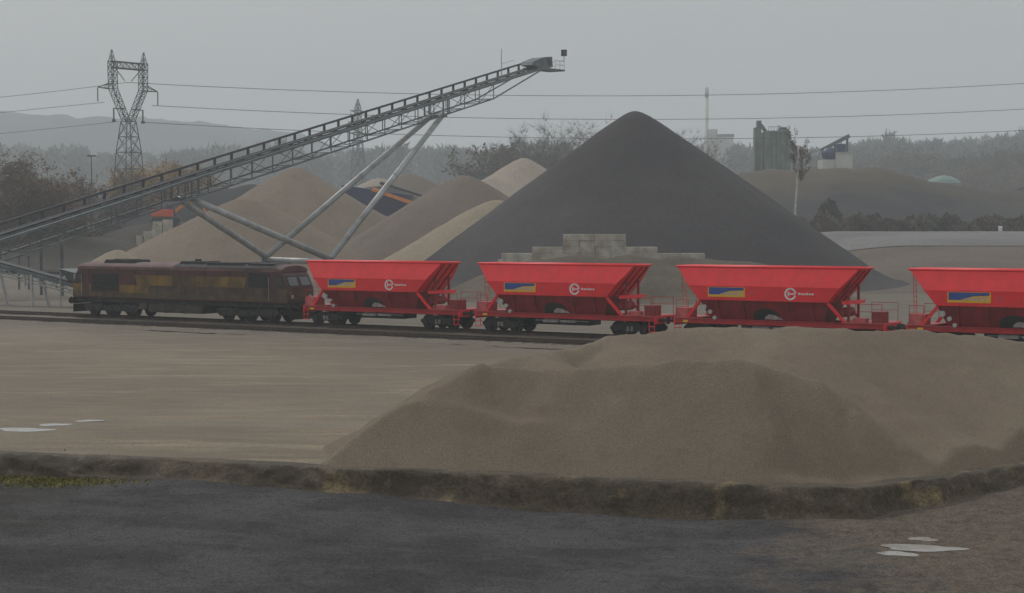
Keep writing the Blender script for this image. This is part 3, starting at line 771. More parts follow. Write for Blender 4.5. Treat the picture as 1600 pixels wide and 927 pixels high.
    def V(a): return pz0 + (pz1 - pz0) * a
    k = MB(); k.prism([(U(.03), V(.96)), (U(.97), V(.96)), (U(.97), V(.70)), (U(.60), V(.62)), (U(.36), V(.34)), (U(.30), V(.24)), (U(.03), V(.24))], Y0 - 0.016, Y0 - 0.008)
    k.build('blue_field', M['blue'], pl)
    lt = MB()                                   # worn lettering, too far off to read
    for a in (.40, .50, .60): lt.prism([(U(a), V(.24)), (U(a + .07), V(.24)), (U(a + .085), V(.46)), (U(a + .015), V(.46))], Y0 - 0.022, Y0 - 0.009)
    for a, b_ in ((.70, .74), (.78, .82), (.86, .90)): lt.prism([(U(a), V(.2)), (U(b_), V(.2)), (U(b_ + .02), V(.56)), (U(a + .02), V(.56))], Y0 - 0.022, Y0 - 0.009)
    lt.build('lettering', M['whitegrey'], pl)
    k = MB(); cx_, cz_, n_ = 7.55, 2.70, 40     # round white emblem: open ring with a cross bar
    a0, a1 = R(-20), R(325)
    for rr0, rr1 in ((0.24, 0.335),):
        vs_ = []
        for j in range(n_ + 1):
            t = a0 + (a1 - a0) * j / n_ + R(20)
            for r_ in (rr0, rr1): vs_ += [(cx_ + r_ * math.cos(t), Y0 - 0.012, cz_ + r_ * math.sin(t)), (cx_ + r_ * math.cos(t), Y0 + 0.003, cz_ + r_ * math.sin(t))]
        fs = []
        for j in range(n_):
            o_ = j * 4; fs += [(o_, o_ + 2, o_ + 6, o_ + 4), (o_ + 2, o_ + 3, o_ + 7, o_ + 6), (o_, o_ + 4, o_ + 5, o_ + 1)]
        k.add(vs_, fs)
    k.box(cx_ - 0.12, cx_ + 0.25, Y0 - 0.012, Y0 + 0.003, cz_ - 0.035, cz_ + 0.035)
    k.box(cx_ - 0.14, cx_ - 0.07, Y0 - 0.011, Y0 + 0.003, cz_ - 0.13, cz_ + 0.13)
    em = k.build('round_emblem', M['white'], root)
    k = MB()
    for j in range(6):
        x = 8.0 + j * 0.15; k.box(x, x + 0.11, Y0 - 0.010, Y0 + 0.003, 2.66, 2.66 + (0.09 if j % 3 else 0.115))
    k.build('lettering', M['white'], root)
    k = MB()
    for a in range(3):
        t = math.pi * a / 3; k.bar((5.35 - 0.14 * math.cos(t), Y0 - 0.006, 2.70 - 0.14 * math.sin(t)), (5.35 + 0.14 * math.cos(t), Y0 - 0.006, 2.70 + 0.14 * math.sin(t)), 0.012 + 0.002 * a, 0.035, (0, -math.sin(t), math.cos(t)) if False else (math.sin(t), 0, -math.cos(t)))
    k.build('star_mark', M['pink'], root)
    return root

wag = make_wagon()
wl = ['red hopper wagon coupled directly behind the grimy locomotive', 'second red hopper wagon behind the locomotive, in front of the concrete block wall',
      'third red hopper wagon from the locomotive, running gear hidden by the broad gravel pile', 'fourth red hopper wagon from the locomotive, last in the visible train']
for k_ in range(4):
    o = wag if k_ == 0 else copy_tree(wag)
    p = trk(13.3 * k_, 0, 0); o.location = (p.x, p.y, RAIL); o.rotation_euler = (0, 0, RZ)
    tag(o, wl[k_], 'rail wagon', 'red hopper wagons of the stone train')

# ------------------------------------------------------------------ diesel locomotive
LW = wheel_mesh(0.53, 'locomotive_wheel')
def make_loco():
    LL = 21.35
    p = trk(-LL, 0, 0)
    root = thing('diesel_locomotive', 'grimy maroon and gold diesel locomotive at the head of the red wagons', 'locomotive', (p.x, p.y, RAIL), RZ)
    a, b = 0.72, LL - 0.72
    # body: long box with raked cab noses
    prof = [(a, 1.30), (a, 2.35), (a + 0.38, 3.15), (a + 0.62, 3.42), (b - 0.62, 3.42), (b - 0.38, 3.15), (b, 2.35), (b, 1.30)]
    k = MB(); k.prism(prof, -1.32, 1.32); body = k.build('body', M['maroon'], root, bevel=0.05)
    # arched roof in cross-section, running the full length
    k = MB(); xs_ = [a + 0.50, a + 0.85, b - 0.85, b - 0.50]; hh = [0.82, 1.0, 1.0, 0.82]; n_ = 13
    vs_ = []
    for x, s_ in zip(xs_, hh):
        for j in range(n_):
            t = math.pi * j / (n_ - 1)
            yy = -1.325 * math.cos(t) if abs(math.cos(t)) < 0.99 else -1.325 * math.cos(t)
            zz = 3.36 + 0.50 * s_ * math.sin(t) ** 0.75
            vs_.append((x, yy, zz))
    fs = [(i2 * n_ + j, i2 * n_ + j + 1, (i2 + 1) * n_ + j + 1, (i2 + 1) * n_ + j) for i2 in range(3) for j in range(n_ - 1)]
    fs += [tuple(range(n_)), tuple(range(3 * n_, 4 * n_))]
    k.add(vs_, fs); roof = k.build('roof', M['roofm'], root)
    # roof equipment
    def rbox(name, x0, x1, y0, y1, z0, z1, mt='soot', par=None):
        q = MB(); q.hull8([(x0, y0, z0), (x1, y0, z0), (x1, y1, z0), (x0, y1, z0)], [(x0 + .15, y0 + .1, z1), (x1 - .15, y0 + .1, z1), (x1 - .15, y1 - .1, z1), (x0 + .15, y1 - .1, z1)])
        return q.build(name, M[mt], par or roof, bevel=0.02)
    rbox('radiator_hood', 3.3, 6.4, -0.85, 0.85, 3.72, 4.02)
    for x in (4.2, 5.5):
        q = MB().lathe([(0.0, 4.0), (0.48, 4.0), (0.48, 4.06), (0.0, 4.06)], 18, 'z', (x, 0, 0)); q.build('cooling_fan', M['soot'], roof)
    rbox('exhaust_housing', 10.6, 13.0, -0.9, 0.9, 3.70, 3.98)
    rbox('engine_hatch', 13.2, 16.6, -1.05, 1.05, 3.62, 3.93)
    rbox('engine_hatch', 16.8, 19.2, -1.05, 1.05, 3.60, 3.90)
    q = MB().lathe([(0.22, 3.9), (0.22, 4.1), (0.17, 4.12), (0.17, 3.95)], 14, 'z', (11.6, 0, 0)); q.build('exhaust_stack', M['soot'], roof)
    # soot-coated roof panels over the engine
    q = MB(); n2 = 9
    for x0, x1 in ((10.4, 13.1), (13.25, 19.6)):
        vs_ = []
        for x in (x0, x1):
            for j in range(n2):
                t = math.pi * (0.10 + 0.8 * j / (n2 - 1)); vs_.append((x, -1.335 * math.cos(t), 3.372 + 0.505 * math.sin(t) ** 0.75))
        q.add(vs_, [(j, j + 1, n2 + j + 1, n2 + j) for j in range(n2 - 1)])
    q.build('sooty_roof_panel', M['soot'], roof, smooth_=True)
    # body side bands, grille, doors (both sides)
    for sy in (-1, 1):
        def panel(name, pts, mt, d0=0.0, d1=0.012, par=body):
            q = MB(); y = sy * 1.321
            q.prism(pts, y + sy * d0 - 0.004 * sy, y + sy * d1); return q.build(name, M[mt], par)
        gb = panel('gold_band', [(6.75, 2.98), (10.4, 2.98), (10.4, 2.28), (7.15, 2.28)], 'gold')
        panel('gold_band', [(10.4, 2.98), (12.6, 2.98), (12.6, 2.28), (10.4, 2.28)], 'golddirty')
        panel('gold_band', [(12.6, 2.98), (17.1, 2.98), (16.9, 2.28), (12.6, 2.28)], 'gold')
        panel('gold_band', [(0.74, 2.30), (2.55, 2.30), (2.55, 1.72), (0.74, 1.72)], 'gold')
        panel('gold_band', [(5.35, 2.28), (8.2, 2.28), (8.2, 1.72), (5.35, 1.72)], 'gold')
        panel('gold_band', [(18.9, 2.22), (20.6, 2.22), (20.6, 1.80), (18.9, 1.80)], 'golddirty')
        panel('grimy_side_panel', [(8.2, 2.27), (18.85, 2.27), (18.85, 1.72), (8.2, 1.72)], 'grime')
        panel('sill_strip', [(0.74, 1.715), (20.6, 1.715), (20.6, 1.42), (0.74, 1.42)], 'golddirty')
        gf = panel('grille_frame', [(2.65, 3.02), (5.25, 3.02), (5.25, 1.86), (2.65, 1.86)], 'soot', 0, 0.02)
        for j in range(9):
            q = MB(); z = 1.92 + j * 0.118; y = sy * 1.35
            q.bar((2.72, y, z + 0.03), (5.18, y, z + 0.03), 0.05, 0.03, (0, sy * 0.7, 0.7)); q.build('grille_slat', M['black'], gf)
        for x0 in (6.9, 9.0, 11.2, 13.4, 15.6):
            panel('door_seam', [(x0, 3.3), (x0 + 0.03, 3.3), (x0 + 0.03, 1.5), (x0, 1.5)], 'soot', 0.0, 0.018)
        panel('dark_engine_door', [(17.3, 3.28), (19.1, 3.28), (19.1, 2.3), (17.3, 2.3)], 'soot', 0, 0.014)
        for xd in (1.75, 18.95 + 0.2):
            dr = panel('cab_door', [(xd, 3.25), (xd + 0.62, 3.25), (xd + 0.62, 1.45), (xd, 1.45)], 'maroon', 0.0, 0.016)
            q = MB(); q.tube((xd - 0.08, sy * 1.40, 1.5), (xd - 0.08, sy * 1.40, 3.0), 0.02, n=5); q.build('door_rail', M['galv'], dr)
        for x0, x1 in ((1.15, 1.62), (LL - 1.62, LL - 1.15)):
            wf = panel('cab_side_window', [(x0 - .04, 3.04), (x1 + .04, 3.04), (x1 + .04, 2.38), (x0 - .04, 2.38)], 'soot', 0.0, 0.018)
            q = MB(); y = sy * 1.341; q.box(x0, x1, min(y, y + sy * 0.006), max(y, y + sy * 0.006), 2.42, 3.0); q.build('pane', M['glass'], wf)
    # cab ends: windscreens, yellow front, lights
    for e, sg in ((a, -1), (b, 1)):
        def fx(z):  # x of raked nose at height z
            return e - sg * (0.38 * np.clip((z - 2.35) / 0.8, 0, 1))
        for y0, y1 in ((-1.12, -0.10), (0.10, 1.12)):
            q = MB(); pts = [(y0, 2.42), (y1, 2.42), (y1, 3.08), (y0, 3.08)]
            q.add([(fx(z) + sg * 0.004, y, z) for y, z in pts] + [(fx(z) + sg * 0.03, y, z) for y, z in pts], [(0,1,2,3),(4,5,6,7),(0,1,5,4),(1,2,6,5),(2,3,7,6),(3,0,4,7)])
            ws = q.build('windscreen', M['soot'], root)
            q = MB(); pts = [(y0 + .06, 2.47), (y1 - .06, 2.47), (y1 - .06, 3.03), (y0 + .06, 3.03)]
            q.add([(fx(z) + sg * 0.02, y, z) for y, z in pts] + [(fx(z) + sg * 0.036, y, z) for y, z in pts], [(0,1,2,3),(4,5,6,7),(0,1,5,4),(1,2,6,5),(2,3,7,6),(3,0,4,7)])
            q.build('pane', M['glass'], ws)
        q = MB(); q.box(min(e, e + sg * 0.02), max(e, e + sg * 0.02), -1.26, 1.26, 1.55, 2.30); nf = q.build('nose_panel', M['golddirty'], root)
        for y in (-0.9, 0.9):
            q = MB(); q.lathe([(0.0, 0), (0.12, 0), (0.12, 0.05), (0.0, 0.06)], 14, 'x'); q.v = [(e + sg * (0.02 + p_[0]), y + p_[1], 1.75 + p_[2]) for p_ in q.v]; q.build('headlight', M['whitegrey'], nf)
        q = MB(); q.box(min(e, e + sg * 0.12), max(e, e + sg * 0.12), -1.32, 1.32, 0.85, 1.29); q.build('buffer_beam', M['black'], root)
        for y in (-0.875, 0.875):
            q = MB(); q.lathe([(0.14, 0), (0.14, 0.25), (0.08, 0.27), (0.08, 0.52), (0.24, 0.53), (0.24, 0.57), (0.0, 0.58)], 16, 'x'); q.v = [(e + sg * (0.12 + p_[0]), y + p_[1], 1.05 + p_[2]) for p_ in q.v]; q.build('buffer', M['black'], root)
        q = MB(); q.prism([(e + sg * 0.05, 0.25), (e + sg * 0.12, 0.25), (e + sg * 0.12, 0.82), (e + sg * 0.05, 0.82)], -1.2, 1.2); q.build('snow_plough', M['black'], root)
        for sy in (-1, 1):
            q = MB(); y = sy * 1.3
            for z in (0.45, 0.8, 1.1): q.box(e - sg * 0.75, e - sg * 0.30, y - 0.12, y + 0.06, z, z + 0.03) if sg < 0 else q.box(e - 0.75, e - 0.30, y - 0.12, y + 0.06, z, z + 0.03)
            q.build('cab_steps', M['black'], root)
    # underframe
    k = MB(); k.box(a + 0.1, b - 0.1, -1.15, 1.15, 1.02, 1.295); k.build('underframe', M['black'], root)
    k = MB(); k.prism([(8.0, 0.42), (13.1, 0.42), (13.1, 1.01), (8.0, 1.01)], -1.22, 1.22); tk = k.build('fuel_tank', M['tank'], root, bevel=0.08)
    for x in (9.6, 11.4):
        k = MB(); k.box(x, x + 0.08, -1.25, 1.25, 0.40, 1.0); k.build('tank_strap', M['black'], tk)
    k = MB(); k.box(7.1, 7.9, -1.2, -0.5, 0.6, 1.01); k.build('battery_box', M['grime'], root)
    for cx_ in (4.35, 17.0):
        bo = MB(); bo.box(cx_ - 2.4, cx_ + 2.4, -0.4, 0.4, 0.5, 0.98); bo_o = bo.build('bogie', M['black'], root)
        for sy in (-1, 1):
            k = MB(); y = sy * 1.08
            k.prism([(cx_ - 2.75, 0.62), (cx_ - 2.6, 0.86), (cx_ - 1.4, 0.90), (cx_ - 0.9, 0.78), (cx_ + 0.9, 0.78), (cx_ + 1.4, 0.90), (cx_ + 2.6, 0.86), (cx_ + 2.75, 0.62), (cx_ + 2.4, 0.34), (cx_ + 1.2, 0.40), (cx_ - 1.2, 0.40), (cx_ - 2.4, 0.34)], y - 0.08, y + 0.08)
            k.build('side_frame', M['black'], bo_o)
            for x in (cx_ - 2.0, cx_, cx_ + 2.0):
                w = obj('wheel', LW, None, bo_o); w.location = (x, sy * 0.76, 0.53)
                if sy > 0: w.rotation_euler = (0, 0, math.pi)
                k = MB(); k.box(x - 0.2, x + 0.2, y - 0.14, y + 0.14, 0.36, 0.72); k.build('axle_box', M['black'], bo_o)
            for x in (cx_ - 1.0, cx_ + 1.0):
                k = MB(); k.lathe([(0, 0.5), (0.14, 0.5), (0.14, 1.0), (0, 1.0)], 10, 'z', (x, sy * 1.1, 0)); k.build('spring', M['black'], bo_o)
    return root
make_loco()

# ------------------------------------------------------------------ stacking conveyor over the piles
def make_stacker():
    AX = Vector((0.55, 0.835, 0)).normalized(); PX = Vector((AX.y, -AX.x, 0))   # PX points right and nearer
    foot = P(465, 405, 185.0)
    base = Vector((foot.x, foot.y, 0)); off = base
    root = thing('stacker_conveyor', 'long grey lattice stacking conveyor rising over the stone piles', 'conveyor', base)
    def at_px(x, y):
        # point of the vertical plane through the axis seen at pixel (x, y)
        r = (x - CXP) / F
        t = (r * base.y - base.x) / (AX.x - r * AX.y)
        q = base + AX * t
        return P(x, y, q.y), t
    A, tA = at_px(290, 309); B, tB = at_px(682, 180)
    sl = (B.z - A.z) / (tB - tA)
    def C(t, side=0.0, up=0.0):                       # centre of truss floor
        q = base + AX * t + PX * side; q.z = A.z + sl * (t - tA) + up; return q
    t0 = -50.0; t1 = at_px(838, 120)[1]; tk = at_px(757, 150)[1]
    hw, H = 1.5, 1.95
    for s_ in (-1, 1):
        k = MB(); k.bar(C(t0, s_ * hw, H), C(t1, s_ * hw, H), 0.22, 0.26); k.build('top_chord', M['truss'], root, off)
        k = MB(); k.bar(C(t0, s_ * hw, 0), C(tk, s_ * hw, 0), 0.17, 0.17); k.bar(C(tk, s_ * hw, 0), C(t1 - 1, s_ * hw * 0.9, H - 0.2), 0.15, 0.15); k.build('bottom_chord', M['truss'], root, off)
        n_ = int((tk - t0) / 3.3); dt = (tk - t0) / n_
        for j in range(n_ + 1):
            t = t0 + j * dt
            k = MB(); k.bar(C(t, s_ * hw, 0.08), C(t, s_ * hw, H - .12), 0.09, 0.09, AX); k.build('truss_post', M['truss'], root, off)
            if j < n_:
                k = MB(); u, w = (t, t + dt) if j % 2 else (t + dt, t)
                k.tube(C(u, s_ * hw, 0.05), C(w, s_ * hw, H - .1), 0.045, n=5); k.build('truss_diagonal', M['truss'], root, off)
        # closed side sheet under the belt, part of the walkway kerb
        k = MB(); k.bar(C(t0, s_ * 0.72, H + 0.10), C(t1, s_ * 0.72, H + 0.10), 0.08, 0.20); k.build('stringer', M['truss'], root, off)
    n_ = int((tk - t0) / 3.3); dt = (tk - t0) / n_
    for j in range(n_ + 1):
        t = t0 + j * dt
        k = MB(); k.bar(C(t, -hw, 0), C(t, hw, 0), 0.09, 0.09); k.bar(C(t, -hw, H), C(t, hw, H), 0.09, 0.09)
        if j < n_: k.tube(C(t, -hw if j % 2 else hw, 0), C(t + dt, hw if j % 2 else -hw, 0), 0.04, n=4)
        k.build('floor_bracing', M['truss'], root, off)
    k = MB(); nseg = 60                                 # troughed carrying belt
    vs_ = []
    for j in range(nseg + 1):
        t = t0 + (t1 + 1 - t0) * j / nseg
        for y, z in ((-0.62, 0.40), (-0.32, 0.26), (0.32, 0.26), (0.62, 0.40), (0.62, 0.36), (0.32, 0.21), (-0.32, 0.21), (-0.62, 0.36)): vs_.append(C(t, y, H + z))
    k.add(vs_, [(j * 8 + q_, j * 8 + (q_ + 1) % 8, (j + 1) * 8 + (q_ + 1) % 8, (j + 1) * 8 + q_) for j in range(nseg) for q_ in range(8)])
    k.build('conveyor_belt', M['belt'], root, off)
    k = MB(); k.bar(C(t0, 0, H - 0.06), C(t1, 0, H - 0.06), 1.1, 0.03); k.build('return_belt', M['belt'], root, off)
    n_ = int((t1 - t0) / 2.65)
    idler = None
    for j in range(n_):
        t = t0 + 1 + j * 2.65
        if idler is None:
            k = MB(); o0 = C(t)
            k.bar(C(t, -hw, H + 0.1) - o0, C(t, -hw, H + 0.98) - o0, 0.30, 0.14, AX)
            k.bar(C(t, -0.8, H + 0.14) - o0, C(t, 0.8, H + 0.14) - o0, 0.24, 0.12)
            k.bar(C(t, -hw, H + 0.2) - o0, C(t, -0.7, H + 0.2) - o0, 0.12, 0.10)
            o_ = k.build('idler_bracket', M['belt'], root); idler = o_.data
        else: o_ = obj('idler_bracket', idler, None, root)
        o_.location = C(t) - off
    k = MB(); k.bar(C(t0, -hw, H + 0.98), C(t1, -hw, H + 0.98), 0.18, 0.24); k.build('guard_rail', M['belt'], root, off)
    # support legs: big tubes to two wheeled feet
    fz = 3.0
    f1 = base - PX * 4.85; f1.z = fz + 0.15; f2 = base + PX * 4.85; f2.z = fz
    topB = [C(tB, -0.9, -0.15), C(tB, 0.9, -0.15)]; topA = [C(tA, -0.9, -0.15), C(tA, 0.9, -0.15)]
    for tops in (topA, topB):
        for q_, f in ((0, f1), (1, f2)):
            k = MB(); k.tube(tops[q_], f, 0.36, n=14); k.build('support_leg', M['galv'], root, off, smooth_=True)
            k = MB(); m_ = tops[q_].lerp(f, 0.45); d_ = (f - tops[q_]).normalized(); k.tube(m_ - d_ * .12, m_ + d_ * .12, 0.42, n=14); k.build('leg_flange', M['galv'], root, off)
        k = MB(); k.bar(tops[0] - PX * 0.7, tops[1] + PX * 0.7, 0.5, 0.35); k.build('cradle_beam', M['truss'], root, off)
    for tt, hgt in ((tA, 1.0), (tB, 1.0)):
        k = MB()
        for s_ in (-1, 1):
            for q_ in (-.5, .5): k.bar(C(tt + q_, s_ * hw, 0), C(tt + q_, s_ * hw, H), 0.16, 0.16, AX)
        k.build('cradle_frame', M['truss'], root, off)
    k = MB(); a_ = f1.copy(); b_ = f2.copy(); a_.z -= 0.35; b_.z -= 0.35; k.tube(a_, b_, 0.34, n=14); k.build('axle_beam', M['galv'], root, off, smooth_=True)
    for f in (f1, f2):
        k = MB(); k.bar(Vector((f.x, f.y, 0.9)), Vector((f.x, f.y, f.z + .1)), 0.7, 0.7, AX); k.bar(f - AX * 1.5 + Vector((0, 0, 0.95 - f.z)), f + AX * 1.5 + Vector((0, 0, 0.95 - f.z)), 0.5, 0.45); k.build('foot_frame', M['truss'], root, off)
        for s_ in (-1, 1):
            c_ = f + AX * (1.2 * s_); c_.z = 0.75
            k = MB(); k.tube(c_ - PX * 0.3, c_ + PX * 0.3, 0.75, n=20); k.build('wheel', M['belt'], root, off)
    # head end: drum housing, platform, floodlight, mast
    hd = C(t1, 0, H + 0.3)
    def hp(x, y, z): return hd + AX * x + PX * y + Vector((0, 0, z))
    k = MB(); pts = [(-2.6, -0.1), (-2.2, 0.45), (0.4, 1.25), (2.6, 1.5), (2.8, 0.1), (1.2, -0.4)]
    vs_ = [hp(x, -1.0, z) for x, z in pts] + [hp(x, 1.0, z) for x, z in pts]; n2 = len(pts)
    k.add(vs_, [tuple(range(n2)), tuple(range(n2, 2 * n2))] + [(q_, (q_ + 1) % n2, n2 + (q_ + 1) % n2, n2 + q_) for q_ in range(n2)])
    k.build('head_housing', M['truss'], root, off)
    k = MB(); k.tube(hp(1.8, -1.1, 0.65), hp(1.8, 1.1, 0.65), 0.45, n=18); k.build('head_drum', M['belt'], root, off)
    k = MB(); k.hull8([hp(-1.5, -1.3, -0.55), hp(5.6, -1.3, -0.35), hp(5.6, 1.3, -0.35), hp(-1.5, 1.3, -0.55)], [hp(-1.5, -1.3, -0.30), hp(5.6, -1.3, -0.12), hp(5.6, 1.3, -0.12), hp(-1.5, 1.3, -0.30)]); pf = k.build('head_platform', M['truss'], root, off)
    k = MB()
    for y in (-1.25, 1.25):
        for x in (3.0, 4.3, 5.5): k.tube(hp(x, y, -0.2), hp(x, y, 1.1), 0.035, n=5)
        for z in (0.5, 1.1): k.tube(hp(3.0, y, z), hp(5.5, y, z), 0.03, n=5)
    for z in (0.5, 1.1): k.tube(hp(5.5, -1.25, z), hp(5.5, 1.25, z), 0.03, n=5)
    k.build('railing', M['galv'], pf, None) if False else k.build('railing', M['galv'], root, off)
    k = MB(); k.tube(hp(5.5, 1.2, 1.0), hp(5.5, 1.2, 2.1), 0.05, n=6); c_ = hp(5.5, 1.2, 2.3); k.bar(c_ - Vector((0, 0, .45)), c_ + Vector((0, 0, .45)), 0.7, 0.5, AX); k.build('floodlight', M['belt'], root, off)
    mt = at_px(793, 110)[1]
    k = MB(); k.tube(C(mt, -1.0, H), C(mt, -1.0, H + 4.0), 0.08, 0.05, n=6); k.build('lightning_mast', M['galv'], root, off)
    k = MB(); k.tube(C(mt, -1.0, H + 1.9), C(mt + 3.2, -1.0, H + 1.9), 0.03, n=5); k.build('mast_rail', M['galv'], root, off)
    # tail frame standing on the yard (beyond the left edge of view)
    for s_ in (-1, 1):
        k = MB(); q_ = C(t0 + 1, s_ * hw, 0); k.bar(Vector((q_.x, q_.y, -0.05)), Vector((q_.x, q_.y, max(q_.z, 0.2) + H)), 0.25, 0.25, AX); k.build('tail_post', M['truss'], root, off)
        k = MB(); q_ = C(t0 + 14, s_ * hw, 0); k.bar(Vector((q_.x, q_.y, -0.05)), Vector((q_.x, q_.y, q_.z)), 0.2, 0.2, AX); k.build('tail_post', M['truss'], root, off)
    return root, C, t0
stk, CC, ST0 = make_stacker()

# low feeder conveyor behind the locomotive's rear cab
def make_feeder():
    a = P(125, 447, 131); b = P(-90, 389, 139)
    base = Vector((a.x, a.y, 0)); off = base
    root = thing('feeder_conveyor', 'low dark feeder conveyor sloping down behind the locomotive rear cab', 'conveyor', base)
    ax = (b - a).normalized(); sd_ = ax.cross(Vector((0, 0, 1))).normalized()
    for s_ in (-1, 1):
        k = MB(); k.bar(a + sd_ * s_ * .6, b + sd_ * s_ * .6, 0.10, 0.28); k.build('stringer', M['truss'], root, off)
        k = MB(); dn = Vector((0, 0, -0.9)); k.bar(a + sd_ * s_ * .6 + dn * .7, b + sd_ * s_ * .6 + dn, 0.09, 0.09); k.build('bottom_chord', M['galv'], root, off)
        L_ = (b - a).length; n_ = int(L_ / 1.5)
        for j in range(n_):
            p_ = a.lerp(b, j / n_) + sd_ * s_ * .6; q_ = a.lerp(b, (j + 1) / n_) + sd_ * s_ * .6
            k = MB(); k.tube(p_, (q_ if j % 2 else p_) + dn * .9, 0.035, n=4); k.tube(q_, p_ + dn * .9, 0.03, n=4); k.build('truss_web', M['galv'], root, off)
    up = Vector((0, 0, 0.22)); k = MB(); k.bar(a + up, b + up, 0.9, 0.10); k.build('conveyor_belt', M['belt'], root, off)
    for f in (0.30, 0.62, 0.95):
        p_ = a.lerp(b, f)
        for s_ in (-1, 1):
            k = MB(); k.bar(p_ + sd_ * s_ * .6, Vector((p_.x, p_.y, -0.02)) + sd_ * s_ * 0.9 - ax * 1.4 * f, 0.16, 0.16, sd_); k.build('support_leg', M['galv'], root, off)
    k = MB(); h0 = a + ax * 0.6
    k.hull8([h0 + sd_ * x + ax * y + Vector((0, 0, 0.3)) for x, y in ((-.4, -.4), (.4, -.4), (.4, .4), (-.4, .4))], [h0 + sd_ * x + ax * y + Vector((0, 0, 1.15)) for x, y in ((-.9, -.9), (.9, -.9), (.9, .9), (-.9, .9))])
    k.build('loading_hopper', M['truss'], root, off)
    for s_ in (-1, 1):
        for q_ in (-.8, .8):
            k = MB(); p_ = h0 + sd_ * s_ * .8 + ax * q_; k.bar(Vector((p_.x, p_.y, -0.02)), p_ + Vector((0, 0, 1.1)), 0.10, 0.10, ax); k.build('hopper_post', M['galv'], root, off)
    return root
make_feeder()

def rail_fence(label, p0, p1, zs, n_, post_h):
    a = Vector((p0.x, p0.y, 0)); b = Vector((p1.x, p1.y, 0))
    root = thing('pipe_railing', label, 'railing', a)
    for z in zs:
        k = MB(); k.tube(a + Vector((0, 0, z)), b + Vector((0, 0, z)), 0.06, n=6); k.build('rail', M['truss'], root, a)
    for j in range(n_ + 1):
        p_ = a.lerp(b, j / n_); k = MB(); k.bar(p_ + Vector((0, 0, -.05)), p_ + Vector((0, 0, post_h)), 0.12, 0.12, (1, 0, 0)); k.build('post', M['truss'], root, a)
rail_fence('dark pipe railing beyond the feeder conveyor', G(40, 447), G(150, 445), (1.25, 1.75), 5, 1.8)
for x, ytop in ((30, 403), (45, 401)):
    g_ = G(x, 452); mb = MB(); h_ = P(x, ytop, g_.y).z; mb.tube((0, 0, -.05), (0, 0, h_), 0.12, 0.10, n=8); mb.box(-.2, .2, -.2, .2, h_ - .02, h_ + .15)
    o = mb.build('bollard_post', M['truss']); o.location = (g_.x, g_.y, 0)
    tag(o, 'dark steel post beside the feeder conveyor', 'post', 'steel posts beside the feeder conveyor')

# ------------------------------------------------------------------ concrete block wall at the foot of the cone
def make_wall():
    Yw = 156.0; s_ = Yw / F
    base = Vector(((930 - 800) * s_, Yw, 0))
    root = thing('block_wall', 'stepped wall of pale concrete blocks at the foot of the dark cone', 'retaining wall', base)
    bl, bh, bd = 1.52, 0.62, 0.9
    mb = MB().box(-bl / 2 + 0.004, bl / 2 - 0.004, -bd / 2, bd / 2, 0.002, bh - 0.002); bm = mb.build('block', M['concrete'], root, bevel=0.03)
    proto = bm.data; first = bm; rs = random.Random(4)
    ztop = P(930, 366, Yw).z
    rows = [(880, 980), (880, 980), (832, 1032), (778, 1088)] + [(778, 1088)] * 6
    z = ztop - bh; r_ = 0
    for x0, x1 in rows:
        if z < -0.4: break
        n_ = max(1, round((x1 - x0) * s_ / bl)); st = (0.5 if (r_ % 2 and n_ > 8) else 0.0)
        for j in range(n_):
            o = first if first is not None else obj('block', proto, None, root)
            if first is None:
                m = o.modifiers.new('bevel', 'BEVEL'); m.width = 0.03; m.segments = 2
            first = None
            o.location = ((x0 - 930) * s_ + bl * (j + 0.5 + st * 0.5) + rs.uniform(-.02, .02), rs.uniform(-.05, .05), z)
            o.rotation_euler = (0, 0, rs.uniform(-.015, .015))
        z -= bh; r_ += 1
make_wall()

# small pale drum on the flank of the cone
p_ = P(1316, 400, 179); mb = MB().lathe([(0.0, -0.6), (0.36, -0.6), (0.38, 0), (0.36, 0.55), (0.0, 0.58)], 16)
o = mb.build('drum', M['white']); o.location = p_ + Vector((0, 0, 0.1)); o.rotation_euler = (0.2, 0.25, 0)
tag(o, 'small white drum lying on the lower flank of the dark cone', 'drum')

# ------------------------------------------------------------------ machines between the piles
def make_screener():
    c = P(612, 330, 300); base = Vector((c.x, c.y, 0)); 
    root = thing('screening_machine', 'navy blue screening machine with orange conveyor arms between the piles', 'screening machine', base + Vector((0, 0, 4.4)), R(-12))
    k = MB(); k.box(-9, 9, -1.6, 1.6, 1.2, 5.8); k.build('chassis', M['navy'], root, bevel=0.1)
    k = MB(); k.hull8([(-8, -2, 5.8), (3, -2, 5.8), (3, 2, 5.8), (-8, 2, 5.8)], [(-9, -2.4, 10.2), (3.5, -2.4, 8.4), (3.5, 2.4, 8.4), (-9, 2.4, 10.2)]); k.build('screen_box', M['navy'], root)
    k = MB(); k.bar((-3, -2.6, 9.4), (10, -2.6, 5.0), 1.0, 0.6); k.build('conveyor_arm', M['orange'], root)
    k = MB(); k.bar((-6, -2.9, 5.9), (3, -2.9, 3.0), 1.0, 0.6); k.build('conveyor_arm', M['orange'], root)
    k = MB(); k.bar((-2, 0, 10.6), (11, 0, 6.6), 2.0, 0.5); k.build('main_belt', M['belt'], root)
    for s_ in (-1, 1):
        k = MB(); k.prism([(-5, 0), (5, 0), (5.6, 0.6), (5, 1.2), (-5, 1.2), (-5.6, 0.6)], s_ * 1.3 - 0.35, s_ * 1.3 + 0.35); k.build('crawler_track', M['belt'], root)
make_screener()
heap('stone_pile', 'low black slag bank under the navy screening machine', M['darkheap'], [pk(585, 376, 300, 0.3, 12), pk(640, 376, 300, 0.3, 12)], 0.9, 0.1, 0.15, 1.0, 57, 0.1)
